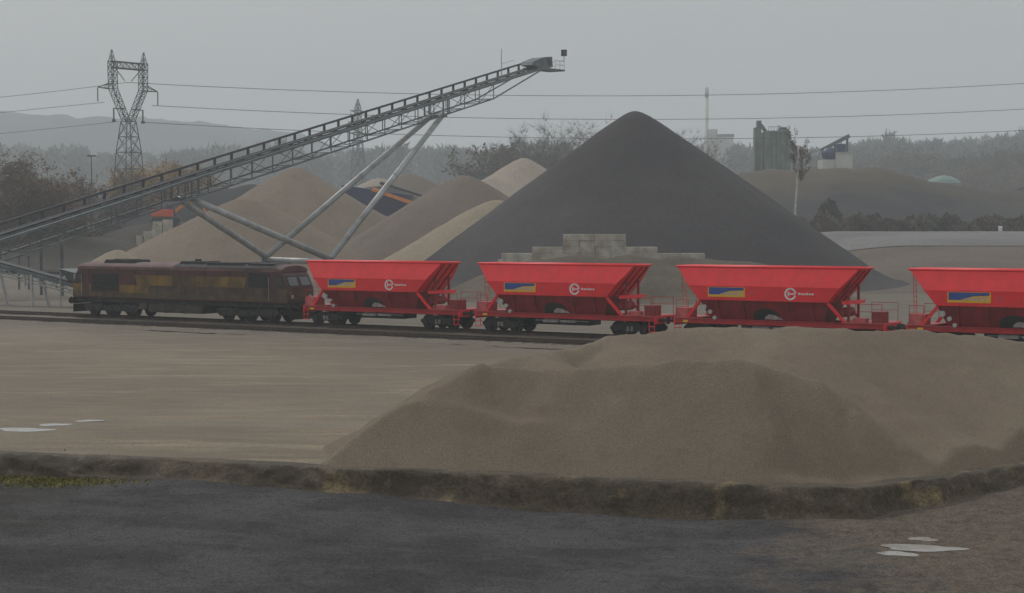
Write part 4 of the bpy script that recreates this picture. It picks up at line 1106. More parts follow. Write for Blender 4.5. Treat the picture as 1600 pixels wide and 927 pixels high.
heap('stone_pile', 'black slag pile behind the navy screening machine', M['darkheap'], [pk(590, 291, 345, 0.5, 5), pk(560, 300, 345, 0.5, 5)], 0.9, 0.3, 0.15, 1.0, 59, 0.1)

def make_excavator():
    c = P(258, 350, 262); base = Vector((c.x, c.y, 0))
    root = thing('excavator', 'red and orange excavator standing on a dark bank behind the tan pile', 'excavator', base + Vector((0, 0, 7.3)), R(15))
    for s_ in (-1, 1):
        k = MB(); k.prism([(-2, 0), (2, 0), (2.4, .45), (2, .9), (-2, .9), (-2.4, .45)], s_ * 1.2 - .3, s_ * 1.2 + .3); k.build('crawler_track', M['belt'], root)
    k = MB(); k.box(-2.1, 1.3, -1.3, 1.3, 1.1, 2.3); k.build('house', M['redorange'], root, bevel=.1)
    k = MB(); k.hull8([(0.1, -1.25, 1.2), (1.7, -1.25, 1.2), (1.7, -.2, 1.2), (.1, -.2, 1.2)], [(0.1, -1.2, 3.1), (1.3, -1.2, 3.1), (1.3, -.25, 3.1), (.1, -.25, 3.1)]); cb = k.build('cab', M['navy'], root)
    k = MB(); k.box(.3, 1.35, -1.27, -1.255, 2.1, 2.9); k.build('pane', M['glass'], cb)
    k = MB(); k.bar((1.2, .3, 1.6), (3.6, .3, 3.6), .35, .5); k.bar((3.6, .3, 3.6), (6.0, .3, 3.2), .3, .42); k.build('boom', M['orange'], root)
    k = MB(); k.bar((5.9, .3, 3.3), (6.9, .3, 1.2), .28, .36); k.build('arm', M['orange'], root)
    k = MB(); k.prism([(6.5, 1.2), (7.2, 1.3), (7.4, .6), (6.9, .2), (6.4, .4)], -.2, .8); k.build('bucket', M['belt'], root)
make_excavator()
heap('stone_pile', 'dark bank of earth carrying the red excavator', M['darkearth'], [pk(262, 345, 265, 0.5, 5), pk(225, 352, 262, 0.45, 4)], 0.7, 0.2, 0.15, 1.0, 53, 0.1)
bl_pts = [(247, 351), (262, 348), (232, 366), (246, 362), (221, 373)]
me_b = None
for i_, (x, y) in enumerate(bl_pts):
    p_ = P(x, y, 249)
    zg = p_.z
    mb = MB().box(-.75, .75, -.5, .5, 0, zg + .45); o = mb.build('concrete_block', M['concrete'], bevel=0.05)
    o.location = (p_.x, p_.y, 0); o.rotation_euler = (0, 0, 0.3 * i_)
    tag(o, 'pale concrete block standing beside the red excavator bank', 'concrete block', 'pale blocks beside the excavator bank')

# ------------------------------------------------------------------ industrial plant behind the ridge
def plant():
    Yp = 400.0; s_ = Yp / F
    def X(x): return (x - 800) * s_
    def Z(y): return P(800, y, Yp).z
    g0 = gz(X(1200), Yp)
    b = Vector((X(1200), Yp, g0))
    root = thing('silo_plant', 'green grey silo block with slim elevator tower behind the slag ridge', 'silo plant', b)
    k = MB()
    k.box(X(1191) - b.x, X(1226) - b.x, -4, 4, 0, Z(206) - g0); body = k.build('silo_block', M['greensilo'], root, bevel=.2)
    for j in range(5):
        x = X(1192 + j * 7.2) - b.x; k = MB(); k.lathe([(0.0, 2), (0.85, 2), (0.85, Z(207) - g0), (0.0, Z(205) - g0)], 12, 'z', (x + .6, -4.2, 0)); k.build('silo_column', M['greensilo'], root, smooth_=False)
    k = MB(); k.box(X(1177) - b.x, X(1187) - b.x, -1.5, 1.5, 0, Z(200) - g0); k.build('elevator_tower', M['greensilo'], root)
    k = MB(); k.box(X(1181) - b.x, X(1187.5) - b.x, -1, 1, Z(200) - g0, Z(189) - g0); k.bar((X(1187) - b.x, 0, Z(195) - g0), (X(1196) - b.x, 0, Z(207) - g0), .8, .8, (0, 1, 0)); k.build('elevator_head', M['truss'], root)
    k = MB(); k.box(X(1217) - b.x, X(1225) - b.x, -3, 3, Z(206) - g0, Z(200) - g0); k.build('top_cabin', M['truss'], root)
    k = MB(); k.tube((X(1196) - b.x, -3.8, Z(206) - g0 + 1), (X(1217) - b.x, -3.8, Z(206) - g0 + 1), .06, n=5)
    for j in range(6): k.tube((X(1196 + j * 4.2) - b.x, -3.8, Z(206) - g0 - .05), (X(1196 + j * 4.2) - b.x, -3.8, Z(206) - g0 + 1), .05, n=5)
    k.build('roof_railing', M['truss'], root)
    b2 = Vector((X(1298), Yp - 10, gz(X(1298), Yp - 10)))
    root = thing('works_building', 'white low works building with small dark conveyor on its roof', 'building', b2)
    g2 = b2.z
    k = MB(); k.box(X(1288) - b2.x, X(1312) - b2.x, -4, 4, 0, Z(243) - g2); k.build('wall', M['palewall'], root)
    k = MB(); k.box(X(1268) - b2.x, X(1287.9) - b2.x, -3, 3, 0, Z(253) - g2); k.build('annexe', M['palewall'], root)
    k = MB(); k.box(X(1287.5) - b2.x, X(1312.5) - b2.x, -4.2, 4.2, Z(243) - g2, Z(242) - g2); k.build('roof_edge', M['whitegrey'], root)
    k = MB(); k.box(X(1294) - b2.x, X(1304) - b2.x, -2, 2, Z(242) - g2, Z(229) - g2); k.build('hopper', M['navy'], root)
    k = MB(); k.bar((X(1270) - b2.x, 0, Z(238) - g2), (X(1312) - b2.x, 0, Z(216) - g2), 1.2, .9); k.build('roof_conveyor', M['truss'], root)
    k = MB(); k.bar((X(1309) - b2.x, 0, Z(242) - g2), (X(1309) - b2.x, 0, Z(217) - g2), .5, .5, (0, 1, 0)); k.bar((X(1290) - b2.x, 0, Z(243) - g2), (X(1290) - b2.x, 0, Z(228) - g2), .4, .4, (0, 1, 0)); k.build('conveyor_stand', M['truss'], root)
    k = MB(); k.lathe([(0, 0), (1.6, .2), (2.0, 1.6), (1.2, 2.8), (0, 3)], 14, 'z', (X(1281) - b2.x, -1, Z(253) - g2)); k.build('roof_tank', M['navy'], root, smooth_=True)
    # chimney and block far behind
    Yc = 950.0; s2 = Yc / F; cx_ = (1103 - 800) * s2; H_ = P(1103, 137, Yc).z
    o = thing('chimney', 'slim pale factory chimney far behind the dark cone', 'chimney', (cx_, Yc, 0))
    k = MB(); k.lathe([(1.55, 0), (1.1, H_ - 6), (1.1, H_ - 6)], 20); k.build('shaft', M['palewall'], o, smooth_=True)
    k = MB(); k.lathe([(1.12, H_ - 6), (1.12, H_), (.9, H_)], 20); k.build('top_band', M['whitegrey'], o, smooth_=True)
    def Xc(x): return (x - 800) * s2
    o = thing('factory_block', 'hazy pale factory building beside the slim chimney', 'building', (Xc(1125), Yc, 0))
    k = MB(); k.box(Xc(1106) - Xc(1125), Xc(1118) - Xc(1125), -6, 6, 0, P(0, 203, Yc).z); k.build('tower', M['palewall'], o)
    k = MB(); k.box(Xc(1118) - Xc(1125), Xc(1142) - Xc(1125), -8, 8, 0, P(0, 215, Yc).z); k.build('hall', M['palewall'], o)
    k = MB(); k.box(Xc(1117) - Xc(1125), Xc(1143) - Xc(1125), -8.3, 8.3, P(0, 215, Yc).z, P(0, 211, Yc).z); k.build('roof', M['greensilo'], o)
    # green dome
    Yd = 430.0; s3 = Yd / F; gx = (1473 - 800) * s3; r_ = 27 * s3; zt = P(0, 274, Yd).z; zb = zt - 2.2
    o = thing('domed_tank', 'low pale green domed roof beyond the slag ridge', 'tank', (gx, Yd, gz(gx, Yd)))
    g3 = gz(gx, Yd)
    k = MB(); k.lathe([(r_, 0), (r_, zb - g3)], 28); k.build('tank_wall', M['domegreen'], o)
    k = MB(); k.lathe([(r_ * 1.02, zb - g3), (r_ * .8, zb - g3 + 1.0), (r_ * .45, zb - g3 + 1.8), (0.01, zt - g3)], 28); dm = k.build('dome', M['domegreen'], o)
plant()

# white van-sized drum at the roadside on the right
p_ = P(1563, 358, 284); zg = gz(p_.x, p_.y)
mb = MB().lathe([(0, 0), (.32, 0), (.36, .1), (.36, .8), (.3, .9), (0, .94)], 16); o = mb.build('water_tank', M['white']); o.location = (p_.x, p_.y, zg + .04)
tag(o, 'small white tank beside the pale haul road', 'tank')

# ------------------------------------------------------------------ pylons and power lines
def lattice(mb, A_, B_, r=0.09, rd=0.055, n=4, alt=True):
    """four-sided lattice between two quads of corner points"""
    for a, b in zip(A_, B_): mb.tube(a, b, r, n=4)
    for k in range(4):
        a0, a1 = Vector(A_[k]), Vector(A_[(k + 1) % 4]); b0, b1 = Vector(B_[k]), Vector(B_[(k + 1) % 4])
        for j in range(n):
            f0, f1 = j / n, (j + 1) / n
            p0, p1 = a0.lerp(b0, f0), a1.lerp(b1, f0); q0, q1 = a0.lerp(b0, f1), a1.lerp(b1, f1)
            mb.tube(p0, q1, rd, n=3); mb.tube(p1, q0, rd, n=3)
            mb.tube(q0, q1, rd, n=3)
def quad(cx, cy, hx, hy, z): return [(cx - hx, cy - hy, z), (cx + hx, cy - hy, z), (cx + hx, cy + hy, z), (cx - hx, cy + hy, z)]

PYL_Y = 300.0
pbase = P(203, 411, PYL_Y)
PYR = math.atan2(0.74, 0.67)
def make_pylon():
    root = thing('electricity_pylon', 'steel lattice electricity pylon with forked top behind the leafless trees', 'pylon', (pbase.x, pbase.y, 0), PYR)
    def z(y): return P(203, y, PYL_Y).z
    k = MB(); lattice(k, quad(0, 0, 3.1, 3.1, 0), quad(0, 0, 2.0, 2.0, z(290)), .12, .07, 3); k.build('leg_section', M['pylon'], root)
    k = MB(); lattice(k, quad(0, 0, 2.0, 2.0, z(290)), quad(0, 0, 1.7, 1.6, z(238)), .11, .07, 2); lattice(k, quad(0, 0, 1.7, 1.6, z(238)), quad(0, 0, 1.0, 1.0, z(190)), .11, .07, 2); k.build('body_section', M['pylon'], root)
    for s_ in (-1, 1):
        k = MB()
        lattice(k, quad(s_ * .5, 0, .45, .7, z(190)), quad(s_ * 3.3, 0, .55, .7, z(140)), .09, .055, 5)
        lattice(k, quad(s_ * 3.3, 0, .55, .7, z(140)), quad(s_ * 3.4, 0, .6, .6, z(98)), .09, .055, 4)
        k.build('fork_arm', M['pylon'], root)
        k = MB(); lattice(k, quad(s_ * 3.5, 0, .45, .5, z(98)), quad(s_ * 3.5, 0, .05, .05, z(80)), .06, .04, 2); k.build('earth_peak', M['pylon'], root)
        k = MB(); tip = Vector((s_ * 6.6, 0, z(140)))
        for y in (-.6, .6):
            k.tube((s_ * 3.8, y, z(132)), tip, .08, n=4); k.tube((s_ * 3.8, y, z(141)), tip, .08, n=4)
            k.tube((s_ * 3.8, y, z(132)), (s_ * 5.2, y * .5, z(140.5)), .05, n=3)
        k.build('cross_arm', M['pylon'], root)
        k = MB(); n_ = 14
        for j in range(n_): k.tube((s_ * 6.6, 0, z(141) - j * .18), (s_ * 6.6, 0, z(141) - j * .18 - .16), .13, .08, n=6)
        k.build('insulator_string', M['pylon'], root)
        k = MB()
        for j in range(12): k.tube((s_ * (2.6 - j * .16), 0, z(110) - j * .17), (s_ * (2.6 - j * .16 - .13), 0, z(110) - j * .17 - .15), .10, .08, n=5)
        k.build('insulator_string', M['pylon'], root)
        k = MB(); k.box(s_ * 3.2 - .1, s_ * 3.2 + .1, -.1, .1, z(192), z(172)); k.bar((s_ * .9, 0, z(171)), (s_ * 3.3, 0, z(171)), .18, .18); k.box(s_ * 3.2 - .25, s_ * 3.2 + .25, -.25, .25, z(192), z(188)); k.build('lower_bracket', M['pylon'], root)
    k = MB(); lattice(k, [(-4.0, -.6, z(108)), (-4.0, .6, z(108)), (-4.0, .6, z(98)), (-4.0, -.6, z(98))], [(4.0, -.6, z(108)), (4.0, .6, z(108)), (4.0, .6, z(98)), (4.0, -.6, z(98))], .09, .06, 6); k.build('crossbeam', M['pylon'], root)
make_pylon()

def make_pylon2():
    Y2 = 600.0; b = P(560, 385, Y2)
    root = thing('electricity_pylon', 'distant slim lattice pylon seen through the conveyor truss', 'pylon', (b.x, b.y, 0), R(60))
    def z(y): return P(560, y, Y2).z
    k = MB(); lattice(k, quad(0, 0, 3.6, 3.6, 0), quad(0, 0, 1.1, 1.1, z(210)), .2, .12, 8); k.build('leg_section', M['pylon'], root)
    k = MB(); lattice(k, quad(0, 0, 1.1, 1.1, z(210)), quad(0, 0, .8, .8, z(168)), .18, .11, 5); lattice(k, quad(0, 0, .8, .8, z(168)), quad(0, 0, .1, .1, z(155)), .15, .1, 2); k.build('mast_section', M['pylon'], root)
    for y_, w_ in ((172, 4.5), (190, 6.0), (207, 5.0)):
        k = MB()
        for s_ in (-1, 1):
            for q_ in (-.7, .7):
                k.tube((0, q_, z(y_)), (s_ * w_, 0, z(y_ + 2)), .14, n=4); k.tube((0, q_, z(y_ + 5)), (s_ * w_, 0, z(y_ + 2)), .14, n=4)
            k.tube((s_ * w_, 0, z(y_ + 2)), (s_ * w_, 0, z(y_ + 9)), .12, n=4)
        k.build('cross_arm', M['pylon'], root)
make_pylon2()

def wire(label, pts):
    """pts: (pixel x, pixel y, depth); parabola through three of them"""
    vs_ = [P(*p) for p in pts]
    (a, m, b) = vs_
    k = MB(); n_ = 40
    ts = [0, 0, 1]; L_ = (b - a).length; tm = (m.x - a.x) / (b.x - a.x)
    zl = a.z + (b.z - a.z) * tm; sag = (m.z - zl) / (tm * (tm - 1))
    prev = None
    for j in range(n_ + 1):
        t = j / n_; q_ = a.lerp(b, t); q_.z += sag * t * (t - 1)
        if prev is not None: k.tube(prev, q_, 0.055, n=4, cap=False)
        prev = q_
    o = k.build('power_line', M['wire'], None, a, fix=False); o.location = a
    tag(o, label, 'power line', 'conductors strung from the forked pylon')
arm = Vector((math.cos(PYR), math.sin(PYR)))
YL, YR = PYL_Y - 6.6 * arm.y, PYL_Y + 6.6 * arm.y
wire('upper overhead wire crossing the sky right of the forked pylon', [(198, 129, PYL_Y), (870, 151, 318), (1900, 108, 345)])
wire('middle overhead wire from the forked pylon crossing behind the cone tip', [(237, 165, YR), (860, 187, 322), (1900, 150, 350)])
wire('lowest overhead wire right of the forked pylon, passing the chimney', [(221, 191, PYL_Y + 2), (900, 217, 320), (1900, 185, 346)])
wire('upper overhead wire left of the forked pylon', [(198, 129, PYL_Y), (60, 147, 318), (-150, 165, 345)])
wire('middle overhead wire left of the forked pylon above the hills', [(163, 160, YL), (60, 174, 316), (-150, 192, 345)])
wire('lowest overhead wire left of the forked pylon against the hills', [(184, 190, PYL_Y - 2), (70, 204, 316), (-150, 222, 345)])

# lamp pole among the trees
def lamp_pole(x, ytop, Y):
    g_ = P(x, 360, Y); h_ = P(x, ytop, Y).z
    root = thing('lamp_pole', 'thin grey lamp pole between the trees and the forked pylon', 'lamp pole', (g_.x, Y, 0))
    k = MB(); k.tube((0, 0, 0), (0, 0, h_), .16, .09, n=8); k.build('pole', M['pylon'], root)
    k = MB(); k.box(-.7, .7, -.25, .25, h_, h_ + .25); k.build('lamp_head', M['pylon'], root)
lamp_pole(144, 245, 275)

# ------------------------------------------------------------------ trees
def grow(seed, H_, spread, leaf=None, nleaf=0, trunk_h=0.22, up=0.5, dens=1.0, tw=0.028, tl=0.62, ntw=6, sub=0.54, wob=0.16):
    rs = random.Random(seed)
    tr, cr, lf = MB(), MB(), MB()
    tips = []
    def branch(p, d, L_, r, lv):
        segs = 4 if lv < 2 else 3
        q_ = p
        for s_ in range(segs):
            d = (d + Vector((rs.uniform(-1, 1), rs.uniform(-1, 1), rs.uniform(-.4, .8) * up)) * (wob if lv == 0 else .24)).normalized()
            n_ = q_ + d * (L_ / segs); r1 = r * (1 - .55 * (s_ + 1) / segs) if lv else r * (1 - .5 * (s_ + 1) / segs)
            r0 = r * (1 - .55 * s_ / segs)
            if lv <= 1: tr.tube(q_, n_, r0, r1, n=6 if lv == 0 else 5, cap=False)
            else: cr.tube(q_, n_, r0, r1, n=3, cap=False)
            if lv < 3:
                if lv == 0:
                    if (s_ + 1) / segs > trunk_h: cnt = rs.choice((2, 3))
                    else: cnt = 0
                else: cnt = rs.choice((2, 2, 3))
                for _ in range(cnt):
                    a = rs.uniform(0, 6.283); side = d.orthogonal().normalized(); side.rotate(Matrix.Rotation(a, 3, d))
                    nd = (d * rs.uniform(.45, .9) + side * spread * rs.uniform(.7, 1.2) + Vector((0, 0, .15 * up))).normalized()
                    branch(n_, nd, L_ * rs.uniform(sub - .12, sub + .12), r1 * .62, lv + 1)
            q_ = n_
        if lv >= 2:
            for _ in range(ntw):
                side = Vector((rs.uniform(-1, 1), rs.uniform(-1, 1), rs.uniform(-.3, 1)))
                e = q_ + (d * .6 + side).normalized() * L_ * rs.uniform(.35, 1.0)
                s2 = d.cross(side).normalized() * tw if d.cross(side).length > 1e-4 else Vector((tw, 0, 0))
                cr.add([q_ - s2, q_ + s2, e], [(0, 1, 2)]); tips.append((q_, e))
    branch(Vector((0, 0, -.1)), Vector((0, 0, 1)), H_ * tl, H_ * .022, 0)
    if nleaf:
        for _ in range(nleaf):
            a, b = rs.choice(tips); c_ = a.lerp(b, rs.random()) + Vector((rs.gauss(0, .18), rs.gauss(0, .18), rs.gauss(0, .18)))
            u = Vector((rs.gauss(0, 1), rs.gauss(0, 1), rs.gauss(0, 1))).normalized(); v = u.orthogonal().normalized() * rs.uniform(.09, .17); u = u * rs.uniform(.12, .2)
            lf.add([c_ - u, c_ + v, c_ + u, c_ - v], [(0, 1, 2, 3)])
    zmax = max(v[2] for v in cr.v)
    return tr, cr, lf, H_ / zmax
def tree_proto(name, seed, H_, spread, leafm=None, nleaf=0, bark='bark', **kw):
    tr, cr, lf, s_ = grow(seed, H_, spread, nleaf=nleaf, **kw)
    for m_ in (tr, cr, lf): m_.v = [(x * s_, y * s_, z * s_) for x, y, z in m_.v]
    root = thing(name, '-', 'tree')
    tr.build('trunk', M[bark], root, fix=False)
    c_ = cr.build('crown', M['twig'], root, fix=False)
    if nleaf: lf.build('leaves', M[leafm], c_, fix=False)
    return root, H_
protos = {
    'oak': tree_proto('leafless_tree', 3, 16, .75, 'leafbrown', 9000, up=.45),
    'brown': tree_proto('leafless_tree', 8, 14, .6, 'leafbrown', 4200, up=.7),
    'bare': tree_proto('leafless_tree', 21, 20, .55, None, 0, up=.8, tw=.016, ntw=12),
    'bare2': tree_proto('leafless_tree', 34, 18, .7, None, 0, up=.5, tw=.016, ntw=12),
    'poplar': tree_proto('leafless_tree', 45, 16, .32, 'leaforange', 8000, up=1.3),
    'birch': tree_proto('birch_tree', 52, 22, .42, 'leafbrown', 2600, bark='birch', up=.35, trunk_h=.7, tl=.80, sub=.34, wob=.05, ntw=10),
    'green': tree_proto('leafless_tree', 63, 9, .8, 'leafgreen', 2600, up=.4),
}
used = set()
def plant_tree(kind_, x, ytop, Y, label, group, rz=0.0, wide=1.0, z=None):
    root, H_ = protos[kind_]
    o = root if kind_ not in used else copy_tree(root); used.add(kind_)
    t_ = P(x, ytop, Y); g_ = gz(t_.x, Y) if z is None else z
    s_ = (t_.z - g_) / H_
    o.location = (t_.x, Y, g_); o.scale = (s_ * wide, s_ * wide, s_); o.rotation_euler = (0, 0, rz)
    tag(o, label, 'tree', group); return o
LG = 'trees left of the forked pylon'
plant_tree('oak', 55, 222, 262, 'large rounded tree with brown leaves near the forked pylon', LG, 0.4, 1.2)
for i_, (kd, x, y, Y, w_) in enumerate([('brown', 5, 247, 280, 1.1), ('brown', 98, 255, 285, 1.1), ('oak', -40, 245, 270, 1.1), ('brown', 125, 272, 290, 1.2), ('brown', 30, 268, 250, 1.2), ('brown', 165, 285, 300, 1.3), ('brown', 75, 290, 245, 1.3)]):
    plant_tree(kd, x, y, Y, {5: 'slim brown tree on the far side of the large rounded tree', 98: 'brown tree between the large rounded tree and the lamp pole', 125: 'brown tree just beside the lamp pole', 165: 'low brown tree between lamp pole and forked pylon'}.get(x, 'brown half-leafless tree close around the large rounded tree'), LG, 1.1 * i_, w_)
for i_, (x, y, Y) in enumerate([(212, 252, 322), (232, 260, 325), (252, 252, 330), (272, 246, 335), (296, 252, 335), (195, 262, 318)]):
    plant_tree('poplar', x, y, Y, 'orange-leaved poplar behind the conveyor and below the forked pylon', 'orange poplars below the forked pylon', .7 * i_, 1.3)
CG = 'bare trees behind the dark cone'
for i_, (kd, x, y, Y, lb) in enumerate([('green', 782, 214, 430, 'low spreading tree behind the pale beige sand pile'), ('bare2', 868, 166, 420, 'tall dense bare tree left of the cone tip'),
        ('bare', 845, 176, 430, 'slender bare tree beside the tall dense bare tree'), ('bare', 905, 172, 440, 'thin bare tree with upright twigs left of the cone tip'), ('bare', 935, 160, 445, 'thin bare tree with upright twigs left of the cone tip'),
        ('bare2', 1072, 192, 450, 'bare tree peeking over the right slope of the dark cone'), ('bare2', 1048, 190, 470, 'bare tree peeking over the right slope of the dark cone'), ('brown', 830, 225, 440, 'low brown tree at the foot of the bare trees'), ('brown', 885, 222, 435, 'low brown tree at the foot of the bare trees')]):
    plant_tree(kd, x, y, Y, lb, CG, .9 * i_, 1.15)
plant_tree('birch', 1242, 185, 275, 'slender birch with pale trunk in front of the slag ridge', None, .3, .75)
RG = 'hazy trees beyond the slag ridge'
RL = {1330: 'hazy brown tree right of the white works building', 1345: 'hazy slender tree between works building and the tallest skyline tree', 1380: 'tallest hazy bare tree on the skyline beyond the slag ridge', 1420: 'hazy bare tree left of the green dome', 1455: 'hazy brown tree above the green dome', 1500: 'hazy low brown tree just right of the green dome'}
for i_, (kd, x, y, Y) in enumerate([('bare2', 1380, 204, 760), ('bare', 1345, 222, 780), ('bare2', 1420, 226, 740), ('brown', 1455, 218, 700), ('bare', 1490, 226, 720), ('brown', 1530, 222, 660), ('bare2', 1565, 212, 640), ('brown', 1592, 208, 620), ('brown', 1500, 246, 600), ('brown', 1560, 244, 590), ('bare2', 1630, 206, 640), ('brown', 1330, 240, 640)]):
    plant_tree(kd, x, y, Y, RL.get(x, 'hazy leafless tree in the wood beyond the slag ridge and green dome'), RG, .8 * i_, 1.25)

# shrubs
def shrub_proto(seed, mat, n_=1500):
    rs = random.Random(seed); root = thing('shrub', '-', 'shrub'); st, lf = MB(), MB()
    for _ in range(16):
        a = rs.uniform(0, 6.28); e = Vector((math.cos(a) * rs.uniform(.2, .9), math.sin(a) * rs.uniform(.2, .9), rs.uniform(.6, 1.0)))
        st.tube((0, 0, -.05), e, .03, .01, n=3, cap=False)
    for _ in range(n_):
        a = rs.uniform(0, 6.28); h = rs.random() ** .8; r_ = math.sqrt(rs.random()) * (1.0 - .55 * h ** 3) * (0.72 + .28 * math.sin(3 * a + seed + 2 * h))
        c_ = Vector((math.cos(a) * r_, math.sin(a) * r_, h * (0.78 + .22 * math.sin(2 * a + seed) + .1 * math.sin(5 * a))))
        u = Vector((rs.gauss(0, 1), rs.gauss(0, 1), rs.gauss(0, 1))).normalized(); v = u.orthogonal().normalized() * .05; u = u * .085
        lf.add([c_ - u, c_ + v, c_ + u, c_ - v], [(0, 1, 2, 3)])
    st.build('stems', M['bark'], root, fix=False); lf.build('foliage', M[mat], root, fix=False)
    return root
sp = [shrub_proto(1, 'leafgreen'), shrub_proto(2, 'leafbrown')]
sused = set(); rs = random.Random(9)
def plant_shrub(pi, x, y, Y, w_, h_, label, group):
    o = sp[pi] if pi not in sused else copy_tree(sp[pi]); sused.add(pi)
    p = P(x, y, Y); g_ = float(gz(p.x, Y))
    o.location = (p.x, Y, g_); o.scale = (w_, w_, h_); o.rotation_euler = (0, 0, rs.uniform(0, 6)); tag(o, label, 'shrub', group); return o
for i_ in range(80):
    x = 1240 + i_ * 4.9 + rs.uniform(-7, 7); pi = rs.choice((0, 0, 1)); h_ = rs.uniform(1.2, 3.6); Ys = 287 + abs(rs.gauss(0, 7))
    o = plant_shrub(pi, x, 358, Ys, rs.uniform(1.8, 3.4), h_, '%s %s shrub along the foot of the slag ridge' % ('tall' if h_ > 2.4 else 'low', ('dull green', 'dry brown')[pi]), 'shrubs along the foot of the slag ridge')
    o.location.z = float(ridge_z(np.array(o.location.x), np.array(o.location.y))) - .1
for i_ in range(34):
    x = -40 + i_ * 9.5 + rs.uniform(-6, 6); pi = rs.choice((0, 1, 1)); h_ = rs.uniform(4.0, 9.0) * (1.0 if x < 150 else .75)
    plant_shrub(pi, x, 390, 268 + rs.uniform(-8, 16), rs.uniform(2.4, 4.2), h_, '%s %s shrub in the thicket below the leafless trees' % ('tall' if h_ > 6 else 'low', ('dull green', 'dark brown')[pi]), 'thicket below the leafless trees')

# low yellow-green weeds on the left edge of the bank
def weeds():
    rs = random.Random(12); k = MB()
    for _ in range(5000):
        x = rs.gauss(80, 60); y = 746 + rs.gauss(0, 6)
        X0 = G(max(-60, min(230, x)), y, -0.42)
        z0 = float(g_noisy(X0.x, X0.y)); c_ = Vector((X0.x, X0.y, z0))
        e = c_ + Vector((rs.gauss(0, .05), rs.gauss(0, .05), rs.uniform(.015, .06))); w_ = Vector((rs.uniform(-.035, .035), rs.uniform(-.035, .035), 0))
        k.add([c_ - w_, c_ + w_, e], [(0, 1, 2)])
    o = k.build('weeds', plain('yellow_green_weeds', (0.13, 0.115, 0.02), 0.9, var=.3, space='pos'), fix=False); kind(o, 'stuff')
    tag(o, 'yellow green weeds at the foot of the soil bank', 'weeds')
weeds()

# loose stones that rolled off the heap and lie about the yard
def scatter():
    rs = np.random.RandomState(5); k = MB()
    def stone(x, y, z, r):
        v = [(1, 0, 0), (-1, 0, 0), (0, 1, 0), (0, -1, 0), (0, 0, 1), (0, 0, -1)]
        v = [(x + a * r * rs.uniform(.7, 1.3), y + b * r * rs.uniform(.7, 1.3), z + c * r * .7 + r * .3) for a, b, c in v]
        k.add(v, [(0, 2, 4), (2, 1, 4), (1, 3, 4), (3, 0, 4), (2, 0, 5), (1, 2, 5), (3, 1, 5), (0, 3, 5)])
    for _ in range(700):
        x = rs.uniform(-14, 13); y = float(edge_y(x)) - abs(rs.normal(0, 1.2)) - .6; stone(x, y, float(g_noisy(x, y)), rs.uniform(.008, .028))
    for _ in range(5200):
        x = rs.uniform(-14, 13); y = rs.uniform(29.5, 44); y = min(y, float(edge_y(x)) - .5); stone(x, y, float(g_noisy(x, y)), rs.uniform(.006, .02))
    o = k.build('loose_stones', M['ballast'], fix=False); kind(o, 'stuff'); tag(o, 'loose stones scattered over the dark ground below the soil bank', 'stones')
scatter()

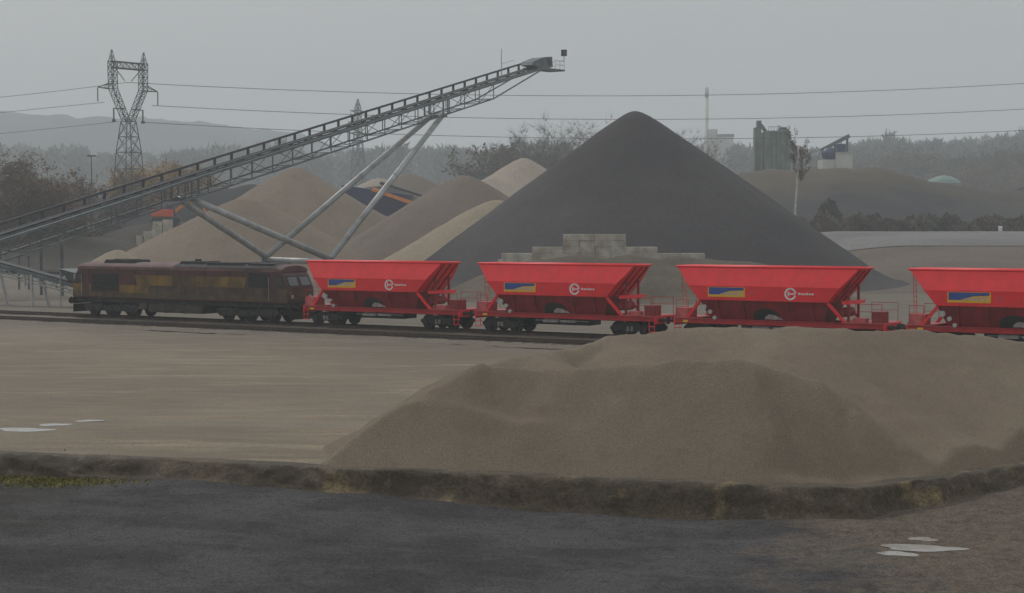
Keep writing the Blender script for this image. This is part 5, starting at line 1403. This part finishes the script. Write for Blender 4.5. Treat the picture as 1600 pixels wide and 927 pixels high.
# far woods that read as one mass
def woods():
    rs = np.random.RandomState(77); V_, F_ = [], []
    def clump(x, y, z, h, w_):
        n_ = 330
        u = rs.rand(n_); a = rs.rand(n_) * 6.283; r_ = np.sqrt(rs.rand(n_)) * w_ * np.sin(np.clip(u * 1.1 + .25, 0, 1) * math.pi * .9) ** .6
        c_ = np.stack([x + r_ * np.cos(a), y + r_ * np.sin(a), z + h * (.12 + .88 * u)], 1)
        d = rs.normal(size=(n_, 3)); d[:, 2] = np.abs(d[:, 2]) + .4; d /= np.linalg.norm(d, axis=1)[:, None]
        e = np.cross(d, rs.normal(size=(n_, 3))); e /= np.linalg.norm(e, axis=1)[:, None] + 1e-6
        L_ = (h * .07 * rs.uniform(.6, 1.5, n_))[:, None]; wd = (.018 * h * rs.uniform(.5, 1.2, n_))[:, None]
        o_ = len(V_) and sum(len(v) for v in V_)
        V_.append(np.concatenate([c_ - e * wd, c_ + e * wd, c_ + d * L_])); 
        b = o_ + np.arange(n_); F_.append(np.stack([b, b + n_, b + 2 * n_], 1))
    def band(x0, x1, Y0, Y1, yt, jit, n_):
        for _ in range(n_):
            x = rs.uniform(x0, x1); Y = rs.uniform(Y0, Y1); top = np.interp(x, [p[0] for p in yt], [p[1] for p in yt]) + rs.normal(0, jit)
            t_ = P(x, top, Y); g_ = gz(t_.x, Y); h = t_.z - g_
            if h > 3: clump(t_.x, Y, g_, h, min(h * .42, 8))
    band(-60, 480, 900, 1250, [(0, 242), (110, 238), (170, 246), (240, 250), (330, 240), (430, 238), (480, 246)], 6, 200)
    band(420, 840, 850, 1250, [(420, 244), (520, 256), (600, 240), (700, 238), (760, 244), (840, 240)], 7, 190)
    band(820, 1180, 850, 1150, [(820, 240), (1000, 234), (1180, 238)], 6, 90)
    band(1150, 1330, 800, 1100, [(1150, 242), (1230, 240), (1330, 244)], 6, 60)
    band(1310, 1680, 900, 1300, [(1310, 236), (1380, 228), (1450, 230), (1540, 226), (1600, 218), (1680, 222)], 5, 190)
    band(1430, 1680, 650, 850, [(1430, 264), (1500, 254), (1600, 250), (1680, 250)], 8, 90)
    v = np.concatenate(V_); f = np.concatenate(F_)
    me = bpy.data.meshes.new('far_woods'); me.from_pydata(v.tolist(), [], f.tolist()); me.materials.append(M['woods'])
    o = obj('far_woods', me); kind(o, 'stuff'); tag(o, 'hazy grey woods along the horizon', 'woods')
woods()

# ------------------------------------------------------------------ haze: one even box of pale air round everything
hm = bpy.data.materials.new('haze'); hm.use_nodes = True; hm.node_tree.nodes.clear()
ho = hm.node_tree.nodes.new('ShaderNodeOutputMaterial'); pv = hm.node_tree.nodes.new('ShaderNodeVolumePrincipled')
pv.inputs['Color'].default_value = (0.90, 0.95, 0.98, 1); pv.inputs['Density'].default_value = 0.00062; pv.inputs['Anisotropy'].default_value = 0.0
hm.node_tree.links.new(pv.outputs[0], ho.inputs['Volume'])
mb = MB().box(-3050, 3050, -60, 3050, -3.0, 175)
hz_ = mb.build('haze', hm); kind(hz_, 'stuff'); tag(hz_, 'thin pale mist lying over the whole yard', 'haze')
